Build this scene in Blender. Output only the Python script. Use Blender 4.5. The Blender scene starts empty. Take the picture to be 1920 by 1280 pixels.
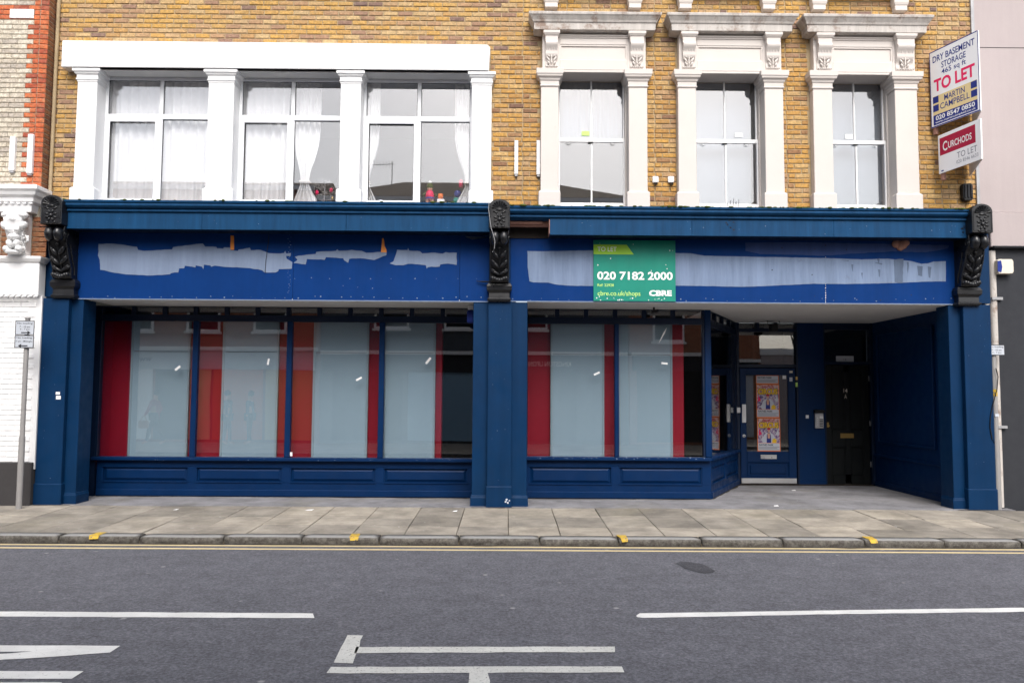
import bpy, bmesh, math, random
from mathutils import Vector, Matrix, noise as mnoise
random.seed(7)
scene = bpy.context.scene
COL = scene.collection

# ------------------------------------------------------------------ camera
FPX = 1493.0                       # focal length in pixels of the 1920 px wide photograph (28 mm)
CAM = Vector((0.0, -11.85, 1.62))
_th, _yaw, _roll = math.atan(101/FPX), math.atan(9/FPX), 0.0065
_F = Vector((math.sin(_yaw)*math.cos(_th), math.cos(_yaw)*math.cos(_th), math.sin(_th)))
_R0 = Vector((math.cos(_yaw), -math.sin(_yaw), 0))
_U0 = _R0.cross(_F)
_R = _R0*math.cos(_roll) + _U0*math.sin(_roll)
_U = _U0*math.cos(_roll) - _R0*math.sin(_roll)
cam_d = bpy.data.cameras.new('camera'); cam_d.lens = 36*FPX/1920; cam_d.sensor_width = 36
cam_d.sensor_fit = 'HORIZONTAL'; cam_d.clip_start = .05; cam_d.clip_end = 3000
cam = bpy.data.objects.new('camera', cam_d); COL.objects.link(cam)
M = Matrix.Identity(4)
for i in range(3):
    M[i][0], M[i][1], M[i][2], M[i][3] = _R[i], _U[i], -_F[i], CAM[i]
cam.matrix_world = M
scene.camera = cam

# ------------------------------------------------------------------ sky, sun, exposure
SUN_EL, SUN_AZ = 46, 8             # overcast: a broad weak sun high behind the viewer
w = bpy.data.worlds.new('World'); scene.world = w; w.use_nodes = True
nt = w.node_tree; bg = nt.nodes['Background']
sky = nt.nodes.new('ShaderNodeTexSky'); sky.sky_type = 'NISHITA'; sky.sun_disc = False
sky.sun_elevation = math.radians(SUN_EL); sky.sun_rotation = math.radians(180-SUN_AZ)
sky.air_density = 1.0; sky.dust_density = 4.0; sky.ozone_density = 1.0
hs = nt.nodes.new('ShaderNodeHueSaturation'); hs.inputs['Saturation'].default_value = .48
nt.links.new(sky.outputs[0], hs.inputs['Color']); nt.links.new(hs.outputs[0], bg.inputs['Color'])
bg.inputs['Strength'].default_value = .15
sl = bpy.data.lights.new('sun', 'SUN'); sl.energy = 1.25; sl.angle = math.radians(35); sl.color = (1, .98, .955)
sun = bpy.data.objects.new('sun', sl); COL.objects.link(sun)
_sd = Vector((math.sin(math.radians(SUN_AZ))*math.cos(math.radians(SUN_EL)), -math.cos(math.radians(SUN_AZ))*math.cos(math.radians(SUN_EL)), math.sin(math.radians(SUN_EL))))
sun.rotation_euler = _sd.to_track_quat('Z', 'Y').to_euler()
sun.location = _sd*60
vs = scene.view_settings
vs.view_transform = 'Standard'; vs.look = 'None'; vs.gamma = 1; vs.use_curve_mapping = False
vs.exposure = 0.8
scene.cycles.max_bounces = 8; scene.cycles.transparent_max_bounces = 16
scene.cycles.caustics_reflective = False; scene.cycles.caustics_refractive = False

# ------------------------------------------------------------------ measuring helpers
def ray(px, py):
    return _R*((px-960)/FPX) + _U*((640-py)/FPX) + _F
def A(px, py, Y):                  # where the photo's pixel meets the vertical plane at depth Y -> (X, Z)
    d = ray(px, py); p = CAM + d*((Y-CAM.y)/d.y); return p.x, p.z
def AX(px, Y, py=640): return A(px, py, Y)[0]
def AZ(py, Y, px=951): return A(px, py, Y)[1]
def G(px, py, z):                  # ... meets the level plane at height z -> (X, Y)
    d = ray(px, py); p = CAM + d*((z-CAM.z)/d.z); return p.x, p.y

# ------------------------------------------------------------------ object helpers
def tag(o, label=None, cat=None, group=None, kind=None):
    if label: o['label'] = label
    if cat: o['category'] = cat
    if group: o['group'] = group
    if kind: o['kind'] = kind
    return o
def wloc(o):
    v = Vector((0, 0, 0))
    while o is not None: v += o.location; o = o.parent
    return v
def link(name, me, parent=None, loc=(0, 0, 0), rotz=0):   # loc in world space
    o = bpy.data.objects.new(name, me); COL.objects.link(o)
    o.location = Vector(loc) - (wloc(parent) if parent else Vector((0, 0, 0)))
    o.rotation_euler = (0, 0, rotz)
    if parent: o.parent = parent
    return o
def thing(name, label, cat, loc, group=None):
    return tag(link(name, None, None, loc), label, cat, group)
def kids(o): return [c for c in bpy.data.objects if c.parent == o]
CH = {}
def copy_tree(o, parent=None, off=(0, 0, 0)):
    c = o.copy(); COL.objects.link(c); c.parent = parent; c.location = o.location + Vector(off)
    for ch in kids(o): copy_tree(ch, c)
    return c

class MB:
    def __init__(s): s.v = []; s.f = []; s.sm = []
    def add(s, vs, fs, smooth=False):
        n = len(s.v); s.v += [tuple(p) for p in vs]
        for f in fs: s.f.append(tuple(i+n for i in f)); s.sm.append(smooth)
        return s
    def box(s, x0, x1, y0, y1, z0, z1):
        x0, x1 = min(x0, x1), max(x0, x1); y0, y1 = min(y0, y1), max(y0, y1); z0, z1 = min(z0, z1), max(z0, z1)
        return s.add([(x0,y0,z0),(x1,y0,z0),(x1,y1,z0),(x0,y1,z0),(x0,y0,z1),(x1,y0,z1),(x1,y1,z1),(x0,y1,z1)],
                     [(3,2,1,0),(4,5,6,7),(0,1,5,4),(1,2,6,5),(2,3,7,6),(3,0,4,7)])
    def tier(s, x0, x1, yf, yb, secs):       # rectangular sections that step out left, right and to the front
        vs, fs = [], []
        for z, p in secs: vs += [(x0-p,yf-p,z),(x1+p,yf-p,z),(x1+p,yb,z),(x0-p,yb,z)]
        for k in range(len(secs)-1):
            a = 4*k
            for i in range(4): j = (i+1) % 4; fs.append((a+i, a+j, a+4+j, a+4+i))
        fs.append((3,2,1,0)); e = 4*(len(secs)-1); fs.append((e,e+1,e+2,e+3))
        return s.add(vs, fs)
    def prof(s, pts, x0, x1, smooth=False):  # (y, z) outline extruded along X
        n = len(pts); vs = [(x0,y,z) for y,z in pts]+[(x1,y,z) for y,z in pts]
        fs = [(i,(i+1)%n,n+(i+1)%n,n+i) for i in range(n)]
        s.add(vs, fs, smooth); return s.add(vs, [tuple(range(n-1,-1,-1)), tuple(range(n,2*n))])
    def sheet(s, pts, y0, y1):               # (x, z) outline extruded along Y
        n = len(pts); vs = [(x,y0,z) for x,z in pts]+[(x,y1,z) for x,z in pts]
        return s.add(vs, [tuple(range(n)), tuple(range(2*n-1,n-1,-1))]+[(i,n+i,n+(i+1)%n,(i+1)%n) for i in range(n)])
    def flat(s, pts, z): return s.add([(x,y,z) for x,y in pts], [tuple(range(len(pts)))])
    def obox(s, p0, p1, t, z0, z1, off=0):   # upright slab along the plan line p0-p1, t thick
        p0, p1 = Vector(p0).to_2d(), Vector(p1).to_2d(); d = (p1-p0).normalized(); n = Vector((d.y,-d.x))
        q = [p0+n*off, p1+n*off, p1+n*(off-t), p0+n*(off-t)]
        vs = [(a.x,a.y,z0) for a in q]+[(a.x,a.y,z1) for a in q]
        return s.add(vs, [(3,2,1,0),(4,5,6,7),(0,1,5,4),(1,2,6,5),(2,3,7,6),(3,0,4,7)])
    def tube(s, pts, r, n=8, smooth=True):
        pts = [Vector(p) for p in pts]; rs = r if isinstance(r, (list, tuple)) else [r]*len(pts)
        vs, fs = [], []
        for i, p in enumerate(pts):
            d = (pts[min(i+1,len(pts)-1)]-pts[max(i-1,0)]).normalized()
            a = d.orthogonal().normalized() if abs(d.z) < .9 else Vector((1,0,0)).cross(d).normalized()
            b = d.cross(a)
            vs += [p+(a*math.cos(2*math.pi*k/n)+b*math.sin(2*math.pi*k/n))*rs[i] for k in range(n)]
        for i in range(len(pts)-1):
            for k in range(n): fs.append((i*n+k, i*n+(k+1)%n, (i+1)*n+(k+1)%n, (i+1)*n+k))
        s.add(vs, fs, smooth); e = n*(len(pts)-1)
        return s.add(vs, [tuple(range(n-1,-1,-1)), tuple(range(e,e+n))])
    def lathe(s, c, prof, n=14, smooth=True):
        vs, fs = [], []
        for r, z in prof: vs += [(c[0]+r*math.cos(2*math.pi*k/n), c[1]+r*math.sin(2*math.pi*k/n), c[2]+z) for k in range(n)]
        for i in range(len(prof)-1):
            for k in range(n): fs.append((i*n+k, i*n+(k+1)%n, (i+1)*n+(k+1)%n, (i+1)*n+k))
        return s.add(vs, fs, smooth)
    def ell(s, c, rx, ry, rz, rot=0, n=8, m=5):   # ellipsoid, turned in the X-Z plane
        vs, fs = [], []; cr, sr = math.cos(rot), math.sin(rot)
        for i in range(m+1):
            t = math.pi*i/m
            for k in range(n):
                a = 2*math.pi*k/n
                x, y, z = rx*math.sin(t)*math.cos(a), ry*math.sin(t)*math.sin(a), rz*math.cos(t)
                vs.append((c[0]+x*cr-z*sr, c[1]+y, c[2]+x*sr+z*cr))
        for i in range(m):
            for k in range(n): fs.append((i*n+k, (i+1)*n+k, (i+1)*n+(k+1)%n, i*n+(k+1)%n))
        return s.add(vs, fs, True)
    def mesh(s, name, mat, origin=None, bev=0):
        me = bpy.data.meshes.new(name)
        if origin is None:
            xs, ys, zs = zip(*s.v); origin = Vector(((min(xs)+max(xs))/2,(min(ys)+max(ys))/2,(min(zs)+max(zs))/2))
        me.from_pydata([Vector(p)-origin for p in s.v], [], s.f)
        me.polygons.foreach_set('use_smooth', s.sm)
        bm = bmesh.new(); bm.from_mesh(me)
        bmesh.ops.recalc_face_normals(bm, faces=bm.faces)
        if bev:
            es = [e for e in bm.edges if len(e.link_faces) == 2 and e.calc_face_angle(0) > .5 and e.calc_length() > bev*3]
            bmesh.ops.bevel(bm, geom=es, offset=bev, segments=1, affect='EDGES', clamp_overlap=True)
        bm.to_mesh(me); bm.free()
        if mat: me.materials.append(mat)
        return me, origin
    def build(s, name, mat, parent=None, bev=0, **kw):
        me, o = s.mesh(name, mat, None, bev); ob = link(name, me, parent, o)
        return tag(ob, **kw) if kw else ob

def text_mesh(s, w, h, mat, off=0, shear=0):
    cu = bpy.data.curves.new('t', 'FONT'); cu.body = s; cu.offset = off; cu.resolution_u = 3; cu.shear = shear
    o = bpy.data.objects.new('t', cu); COL.objects.link(o); bpy.context.view_layer.update()
    me = bpy.data.meshes.new_from_object(o.evaluated_get(bpy.context.evaluated_depsgraph_get()))
    bpy.data.objects.remove(o); bpy.data.curves.remove(cu)
    xs = [v.co.x for v in me.vertices]; ys = [v.co.y for v in me.vertices]
    x0, x1, y0, y1 = min(xs), max(xs), min(ys), max(ys)
    for v in me.vertices: v.co = ((v.co.x-x0)/(x1-x0)*w-w/2, 0, (v.co.y-y0)/(y1-y0)*h-h/2)
    me.materials.clear(); me.materials.append(mat)
    for p in me.polygons: p.use_smooth = False
    return me
def lettering(parent, s, c, w, h, mat, off=0, rotz=0, name='lettering', shear=0):
    return link(name, text_mesh(s, w, h, mat, off, shear), parent, c, rotz)

# ------------------------------------------------------------------ materials
def nodes(name):
    m = bpy.data.materials.new(name); m.use_nodes = True
    return m, m.node_tree, m.node_tree.nodes['Principled BSDF']
def pos_noise(t, scale, detail=4, rough=.55, stretch=None):
    g = t.nodes.new('ShaderNodeNewGeometry'); n = t.nodes.new('ShaderNodeTexNoise')
    n.inputs['Scale'].default_value = scale; n.inputs['Detail'].default_value = detail; n.inputs['Roughness'].default_value = rough
    src = g.outputs['Position']
    if stretch:
        mp = t.nodes.new('ShaderNodeMapping'); mp.inputs['Scale'].default_value = stretch
        t.links.new(src, mp.inputs[0]); src = mp.outputs[0]
    t.links.new(src, n.inputs['Vector']); return n.outputs['Fac']
def ramp(t, src, stops, interp='LINEAR'):
    r = t.nodes.new('ShaderNodeValToRGB'); r.color_ramp.interpolation = interp
    els = r.color_ramp.elements
    while len(els) < len(stops): els.new(.5)
    for e, (p, c) in zip(els, stops):
        e.position = p; e.color = (*c, 1) if isinstance(c, tuple) else (c, c, c, 1)
    t.links.new(src, r.inputs[0]); return r.outputs[0]
def mix(t, fac, a, b, mode='MIX'):
    m = t.nodes.new('ShaderNodeMix'); m.data_type = 'RGBA'; m.blend_type = mode
    for k, v in ((0, fac), (6, a), (7, b)):
        if hasattr(v, 'links') or hasattr(v, 'is_linked'): t.links.new(v, m.inputs[k])
        elif isinstance(v, (int, float)): m.inputs[k].default_value = v if k == 0 else (v, v, v, 1)
        else: m.inputs[k].default_value = (*v, 1)
    return m.outputs[2]
def bump(t, b, src, strength, dist=.01):
    n = t.nodes.new('ShaderNodeBump'); n.inputs['Strength'].default_value = strength; n.inputs['Distance'].default_value = dist
    t.links.new(src, n.inputs['Height']); t.links.new(n.outputs[0], b.inputs['Normal'])
def sc(c, k): return tuple(min(1, x*k) for x in c)
def paint(name, c, rough=.5, var=.18, scale=2.5, streak=0, fine=.08, bmp=.15, bscale=60, dirt=None, dirt_lo=.62, spec=.25, metal=0):
    m, t, b = nodes(name)
    col = mix(t, pos_noise(t, scale, 6, .65), sc(c, 1-var), sc(c, 1+var))
    col = mix(t, pos_noise(t, 90, 2), mix(t, 1.0, col, 1-fine, 'MULTIPLY'), col)
    if streak:
        f = ramp(t, pos_noise(t, 1, 5, .7, (9, 9, .7)), [(.35, 0.0), (.7, 1.0)])
        col = mix(t, mix(t, streak, 0.0, f), col, sc(c, 1.75) if max(c) < .4 else sc(c, .6))
    if dirt:
        f = ramp(t, pos_noise(t, 3.3, 8, .75), [(dirt_lo, 0.0), (dirt_lo+.12, 1.0)])
        col = mix(t, mix(t, .8, 0.0, f), col, dirt)
    t.links.new(col, b.inputs['Base Color'])
    t.links.new(ramp(t, pos_noise(t, 7, 4), [(.3, max(.05, rough-.1)), (.7, min(1, rough+.12))]), b.inputs['Roughness'])
    b.inputs['Specular IOR Level'].default_value = spec; b.inputs['Metallic'].default_value = metal
    if bmp: bump(t, b, pos_noise(t, bscale, 3), bmp, .004)
    return m
def glass(name, ior=1.6, tint=(1, 1, 1), wobble=.02):
    m = bpy.data.materials.new(name); m.use_nodes = True; t = m.node_tree; t.nodes.clear()
    out = t.nodes.new('ShaderNodeOutputMaterial'); mx = t.nodes.new('ShaderNodeMixShader')
    tr = t.nodes.new('ShaderNodeBsdfTransparent'); tr.inputs[0].default_value = (*tint, 1)
    gl = t.nodes.new('ShaderNodeBsdfGlossy'); gl.inputs['Roughness'].default_value = .012; gl.inputs[0].default_value = (1, 1, 1, 1)
    lw = t.nodes.new('ShaderNodeLayerWeight'); lw.inputs['Blend'].default_value = .5
    pw = t.nodes.new('ShaderNodeMath'); pw.operation = 'POWER'; pw.inputs[1].default_value = 5
    t.links.new(lw.outputs['Facing'], pw.inputs[0]); fr = t.nodes.new('ShaderNodeMapRange'); f0 = ((ior-1)/(ior+1))**2
    fr.inputs['To Min'].default_value = f0; fr.inputs['To Max'].default_value = 1.0; t.links.new(pw.outputs[0], fr.inputs['Value'])
    if wobble:
        bp = t.nodes.new('ShaderNodeBump'); bp.inputs['Strength'].default_value = wobble; bp.inputs['Distance'].default_value = .05
        t.links.new(pos_noise(t, 1.3, 1), bp.inputs['Height']); t.links.new(bp.outputs[0], gl.inputs['Normal'])
    t.links.new(fr.outputs[0], mx.inputs[0]); t.links.new(tr.outputs[0], mx.inputs[1]); t.links.new(gl.outputs[0], mx.inputs[2])
    t.links.new(mx.outputs[0], out.inputs[0]); return m
def brick_mat(name, stops, grime=.5, smear=(.33,.25,.15)):
    m, t, b = nodes(name)
    oi = t.nodes.new('ShaderNodeObjectInfo'); ge = t.nodes.new('ShaderNodeNewGeometry')
    ad = t.nodes.new('ShaderNodeMath'); ad.operation = 'ADD'
    t.links.new(oi.outputs['Random'], ad.inputs[0]); t.links.new(ge.outputs['Random Per Island'], ad.inputs[1])
    fr = t.nodes.new('ShaderNodeMath'); fr.operation = 'FRACT'; t.links.new(ad.outputs[0], fr.inputs[0])
    col = ramp(t, fr.outputs[0], stops)
    col = mix(t, ramp(t, pos_noise(t, 24, 6, .75), [(.38, 0.0), (.62, 1.0)]), mix(t, 1.0, col, .62, 'MULTIPLY'), mix(t, 1.0, col, 1.15, 'MULTIPLY'))
    g = ramp(t, pos_noise(t, .9, 6, .7), [(.5, 0.0), (.72, 1.0)])
    col = mix(t, mix(t, grime, 0.0, g), col, (.15, .1, .07))
    sm = ramp(t, pos_noise(t, 17, 7, .8), [(.5, 0.0), (.66, .6)]); col = mix(t, sm, col, smear)
    sp = ramp(t, pos_noise(t, 45, 3, .6), [(.68, 0.0), (.72, 1.0)])
    col = mix(t, mix(t, .6, 0.0, sp), col, (.1, .06, .04))
    t.links.new(col, b.inputs['Base Color']); b.inputs['Roughness'].default_value = .9; b.inputs['Specular IOR Level'].default_value = .2
    bump(t, b, pos_noise(t, 55, 5, .7), .5, .008)
    return m
MAT = {}
MAT['brick_yellow'] = brick_mat('yellow stock brick', [(0, (.49,.27,.085)), (.25, (.55,.31,.085)), (.48, (.42,.225,.075)), (.64, (.57,.37,.15)), (.82, (.47,.30,.16)), (.97, (.34,.18,.085)), (1, (.2,.11,.08))])
MAT['brick_pale'] = brick_mat('weathered stock brick', [(0, (.50,.32,.13)), (.25, (.55,.32,.09)), (.45, (.45,.27,.12)), (.62, (.55,.39,.20)), (.8, (.44,.27,.15)), (.96, (.30,.18,.13)), (1, (.18,.12,.11))], .35)
MAT['brick_cream'] = brick_mat('cream brick', [(0, (.60,.54,.44)), (.5, (.66,.60,.50)), (.8, (.54,.48,.40)), (1, (.45,.40,.35))], .15)
MAT['brick_red'] = brick_mat('red rubbed brick', [(0, (.52,.12,.05)), (.5, (.6,.17,.07)), (.8, (.45,.1,.05)), (1, (.33,.09,.06))], .3)
MAT['brick_brown'] = brick_mat('brown brick', [(0, (.25,.1,.05)), (.5, (.3,.13,.06)), (1, (.16,.07,.05))], .3)
MAT['brick_white'] = paint('white painted brick', (.82,.82,.82), .5, .05, 3, bmp=.3)
MAT['mortar'] = paint('mortar', (.39,.30,.185), .95, .4, 3, bmp=.6, dirt=(.16,.12,.09), dirt_lo=.6)
MAT['mortar_pale'] = paint('pale mortar', (.42,.38,.3), .95, .2, 3, bmp=.5)
MAT['white'] = paint('white gloss paint', (.86,.86,.86), .4, .03, 2, bmp=.06)
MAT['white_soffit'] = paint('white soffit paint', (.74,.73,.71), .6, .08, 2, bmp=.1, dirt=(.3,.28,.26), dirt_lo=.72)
MAT['upvc'] = paint('white window plastic', (.84,.85,.87), .3, .02, 2, bmp=0)
MAT['stone'] = paint('painted stone', (.63,.58,.54), .6, .05, 3, bmp=.15, bscale=30, dirt=(.44,.35,.28), dirt_lo=.66)
MAT['stone_dirty'] = paint('weathered painted stone', (.60,.56,.52), .7, .12, 3, streak=.8, bmp=.25, bscale=30, dirt=(.22,.14,.10), dirt_lo=.52)
MAT['blue'] = paint('navy shopfront paint', (.0021,.0238,.073), .5, .26, 2.2, streak=.22, spec=.13, bmp=.1, bscale=25, dirt=(.010,.034,.075), dirt_lo=.64)
MAT['blue_riser'] = paint('dark blue joinery paint', (.0010,.0185,.072), .42, .22, 2.2, streak=.08, spec=.16, bmp=.08, bscale=25, dirt=(.006,.024,.06), dirt_lo=.64)
MAT['blue_fascia'] = paint('royal blue fascia paint', (.0009,.029,.142), .6, .25, 1.4, streak=.14, spec=.1, bmp=.08, bscale=40, dirt=(.002,.032,.11), dirt_lo=.64)
MAT['blue_cornice'] = paint('faded blue cornice paint', (.0042,.039,.102), .55, .32, 1.6, streak=.6, spec=.13, bmp=.15, bscale=25, dirt=(.003,.014,.035), dirt_lo=.66)
MAT['primer'] = paint('grey undercoat', (.17,.22,.32), .75, .18, 2.4, streak=.22, fine=.12, bmp=.1)
MAT['primer_dirty'] = paint('stained grey undercoat', (.15,.20,.30), .75, .2, 2.4, streak=.45, fine=.12, bmp=.1, dirt=(.12,.14,.2), dirt_lo=.6)
MAT['primer_wash'] = paint('thin grey undercoat wash', (.035,.062,.175), .65, .25, 2.5, streak=.3, spec=.1)
MAT['primer_stain'] = paint('dark stain on undercoat', (.085,.115,.175), .75, .25, 5, streak=.3)
MAT['grime'] = paint('dark street grime', (.055,.048,.04), .95, .35, 14, bmp=.4)
MAT['orange_tape'] = paint('orange paint', (.75,.27,.06), .6, .15, 8)
MAT['black'] = paint('black gloss paint', (.0065,.007,.009), .33, .2, 6, bmp=.15, bscale=50, spec=.5)
MAT['frame_dark'] = paint('dark navy frame paint', (.004,.012,.035), .4, .15, 3, bmp=.05)
MAT['door_black'] = paint('black door paint', (.0035,.005,.0055), .5, .05, 3, bmp=.05)
MAT['wood_raw'] = paint('broken bare timber', (.32,.17,.13), .85, .35, 9, streak=.4, bmp=.6, dirt=(.05,.03,.02), dirt_lo=.55)
MAT['dark_gap'] = paint('dark dusty cavity', (.03,.025,.022), .9, .3, 5, bmp=.3)
MAT['room_dim'] = paint('dim room', (.34,.35,.38), .9, .1, 1)
MAT['room_dark'] = paint('dark room', (.02,.019,.02), .9, .2, 1)
MAT['room_grey'] = paint('pale room wall', (.30,.31,.33), .9, .1, 1)
MAT['panel_red'] = paint('red display board', (.22,.003,.016), .55, .12, 2)
MAT['panel_grey'] = paint('pale grey board', (.245,.34,.41), .6, .07, 1.2, streak=.06)
MAT['panel_edge'] = paint('grey board edge', (.22,.285,.33), .6, .1, 2)
MAT['sky_sheet'] = paint('pale blue grey blind', (.16,.195,.23), .9, .06, 2, bmp=0)  # pale tone standing in for the sky reflected in the sashes
MAT['pole'] = paint('grey pole paint', (.29,.28,.275), .5, .2, 5, spec=.35, dirt=(.3,.28,.25), dirt_lo=.66)
MAT['sheer'] = paint('sheer grey curtain', (.19,.22,.255), .9, .06, 4, bmp=0)
MAT['net'] = paint('white net curtain', (.74,.74,.73), .9, .04, 4, bmp=0)
MAT['steel'] = paint('brushed steel', (.62,.62,.62), .35, .12, 6, metal=.85, bmp=.05)
MAT['galv'] = paint('galvanised steel', (.36,.36,.37), .55, .25, 6, metal=.4, dirt=(.2,.17,.14), dirt_lo=.62)
MAT['brass'] = paint('dull brass', (.45,.30,.10), .4, .2, 20, metal=.8)
MAT['pink'] = paint('pink render', (.43,.372,.368), .85, .08, 1.0, streak=.12, bmp=.25, bscale=40, dirt=(.4,.31,.29), dirt_lo=.7)
MAT['char'] = paint('charcoal render', (.032,.034,.04), .8, .15, 1.5, bmp=.3, bscale=50)
MAT['plinth_dark'] = paint('dark plinth paint', (.05,.047,.048), .7, .2, 3, bmp=.2)
MAT['cream_plastic'] = paint('cream plastic', (.72,.66,.56), .5, .08, 6)
MAT['plastic_white'] = paint('white plastic', (.8,.8,.8), .4, .04, 6, bmp=0)
MAT['plastic_black'] = paint('black plastic', (.012,.012,.013), .4, .1, 6, bmp=0)
MAT['plastic_blue'] = paint('blue plastic', (.01,.03,.22), .4, .1, 6, bmp=0)
MAT['moss'] = paint('moss', (.06,.085,.02), .95, .5, 30, bmp=.5)
def plain(name, c, rough=.5): 
    return paint(name, c, rough, .06, 8, fine=.04, bmp=0)
MAT['teal'] = paint('teal board print', (.008,.22,.16), .5, .14, 3, streak=.08, bmp=.03)
MAT['lime'] = plain('lime print', (.33,.62,.05)); MAT['lime_text'] = plain('pale lime print', (.5,.78,.2))
MAT['print_white'] = plain('white print', (.85,.85,.85)); MAT['print_navy'] = plain('navy print', (.02,.035,.22))
MAT['print_magenta'] = plain('crimson print', (.78,.02,.12)); MAT['print_sand'] = plain('sand print', (.78,.62,.32))
MAT['print_red'] = plain('dark red print', (.42,.008,.05)); MAT['print_grey'] = plain('grey print', (.2,.2,.24))
MAT['print_black'] = plain('black print', (.02,.02,.025)); MAT['print_yellow'] = plain('yellow print', (.8,.5,.03))
MAT['print_orange'] = plain('orange print', (.8,.2,.05)); MAT['print_purple'] = plain('purple print', (.2,.09,.32))
MAT['print_pale'] = plain('pale grey print', (.55,.58,.64)); MAT['print_skin'] = plain('skin tone print', (.62,.33,.22))
MAT['plate_grey'] = paint('reflective sign plate', (.50,.53,.58), .4, .04, 3, bmp=0)
MAT['board_white'] = paint('white sign board', (.9,.9,.91), .4, .04, 3, bmp=.03, dirt=(.6,.58,.55), dirt_lo=.75)
MAT['glass'] = glass('upper window glass', 2.15, (.99,.99,1), .008)
MAT['glass_shop'] = glass('shop window glass', 1.85, (.995,.998,1), .01)

# road and paving
def asphalt(name, k=1.0):
    m, t, b = nodes(name)
    col = mix(t, pos_noise(t, .35, 6, .7), sc((.102,.103,.118), k), sc((.138,.139,.158), k))
    col = mix(t, pos_noise(t, 1, 5, .7, (.12, 1.5, 1)), mix(t, 1.0, col, .86, 'MULTIPLY'), mix(t, 1.0, col, 1.14, 'MULTIPLY'))
    col = mix(t, ramp(t, pos_noise(t, 5, 5, .75), [(.35, 0.0), (.65, 1.0)]), mix(t, 1.0, col, .84, 'MULTIPLY'), mix(t, 1.0, col, 1.1, 'MULTIPLY'))
    gr = ramp(t, pos_noise(t, 42, 4, .8), [(.30, .5), (.5, 1.0), (.68, 1.7)])
    col = mix(t, 1.0, col, gr, 'MULTIPLY')
    g = t.nodes.new('ShaderNodeNewGeometry'); vo = t.nodes.new('ShaderNodeTexVoronoi'); vo.inputs['Scale'].default_value = 3.2; vo.inputs['Randomness'].default_value = 1
    wn = t.nodes.new('ShaderNodeTexWhiteNoise'); t.links.new(g.outputs['Position'], vo.inputs['Vector']); t.links.new(vo.outputs['Color'], wn.inputs['Vector'])
    d = ramp(t, vo.outputs['Distance'], [(.045, 1.0), (.095, 0.0)]); keep = ramp(t, wn.outputs['Value'], [(.5, 0.0), (.52, 1.0)])
    col = mix(t, mix(t, mix(t, 1.0, d, keep, 'MULTIPLY'), 0.0, .8), col, (.34,.34,.34))
    t.links.new(col, b.inputs['Base Color']); b.inputs['Roughness'].default_value = .82; b.inputs['Specular IOR Level'].default_value = .3
    bump(t, b, pos_noise(t, 95, 3, .7), .7, .01)
    return m
MAT['asphalt'] = asphalt('asphalt'); MAT['stain'] = asphalt('damp asphalt', .52)
def wornpaint(name, c, lo=.60):
    m, t, b = nodes(name)
    f = ramp(t, pos_noise(t, 38, 6, .8), [(lo, 0.0), (lo+.06, 1.0)])
    g = ramp(t, pos_noise(t, 3.5, 4, .7), [(.4, .88), (.7, 1.04)])
    t.links.new(mix(t, f, mix(t, 1.0, c, g, 'MULTIPLY'), (.12,.12,.125)), b.inputs['Base Color']); b.inputs['Roughness'].default_value = .75
    bump(t, b, pos_noise(t, 95, 3, .7), .4, .008)
    return m
MAT['road_white'] = wornpaint('road marking white', (.74,.74,.72)); MAT['road_white_worn'] = wornpaint('worn road marking white', (.62,.62,.585), .56)
MAT['road_yellow'] = wornpaint('road marking yellow', (.70,.57,.33), .62); MAT['kerb_yellow'] = wornpaint('kerb marking yellow', (.62,.40,.035), .53)
def slab(name, c):
    m, t, b = nodes(name)
    oi = t.nodes.new('ShaderNodeObjectInfo')
    k = ramp(t, oi.outputs['Random'], [(0, sc(c, .70)), (.5, sc(c,.97)), (1, (c[0]*1.24, c[1]*1.22, c[2]*1.18))])
    col = mix(t, ramp(t, pos_noise(t, 1.7, 7, .72), [(.38, 0.0), (.64, 1.0)]), mix(t, 1.0, k, .62, 'MULTIPLY'), mix(t, 1.0, k, 1.14, 'MULTIPLY'))
    col = mix(t, ramp(t, pos_noise(t, .8, 5, .6), [(.52, 0.0), (.75, .55)]), col, (.17,.15,.10))
    col = mix(t, ramp(t, pos_noise(t, 9, 5, .8), [(.66, 0.0), (.74, .6)]), col, (.06,.055,.045))
    col = mix(t, ramp(t, pos_noise(t, 13, 2, .5), [(.73, 0.0), (.76, .7)]), col, (.42,.41,.39))
    t.links.new(col, b.inputs['Base Color']); b.inputs['Roughness'].default_value = .85
    bump(t, b, pos_noise(t, 70, 4, .7), .4, .006)
    return m
MAT['slab'] = slab('york stone slab', (.325,.292,.246)); MAT['forecourt'] = slab('grey forecourt screed', (.29,.285,.30))
MAT['joint'] = paint('dark sandy joint', (.16,.135,.10), .95, .3, 8)
def granite():
    m, t, b = nodes('granite kerb')
    g = t.nodes.new('ShaderNodeNewGeometry'); sx = t.nodes.new('ShaderNodeSeparateXYZ'); t.links.new(g.outputs['Normal'], sx.inputs[0])
    up = ramp(t, sx.outputs['Z'], [(.7, 0.0), (.97, 1.0)])
    col = mix(t, pos_noise(t, 3, 5, .7), (.27,.265,.255), (.38,.375,.365))
    rough = mix(t, ramp(t, pos_noise(t, 16, 6, .8), [(.4, 0.0), (.66, 1.0)]), (.06,.053,.045), (.19,.178,.158))
    col = mix(t, up, rough, col)  # rough front face darker than the top, its shade put into the colour
    t.links.new(mix(t, pos_noise(t, 120, 2), mix(t, 1.0, col, .75, 'MULTIPLY'), mix(t, 1.0, col, 1.2, 'MULTIPLY')), b.inputs['Base Color'])
    b.inputs['Roughness'].default_value = .8; bump(t, b, pos_noise(t, 26, 6, .75), .8, .02)
    return m
MAT['granite'] = granite()

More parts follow.
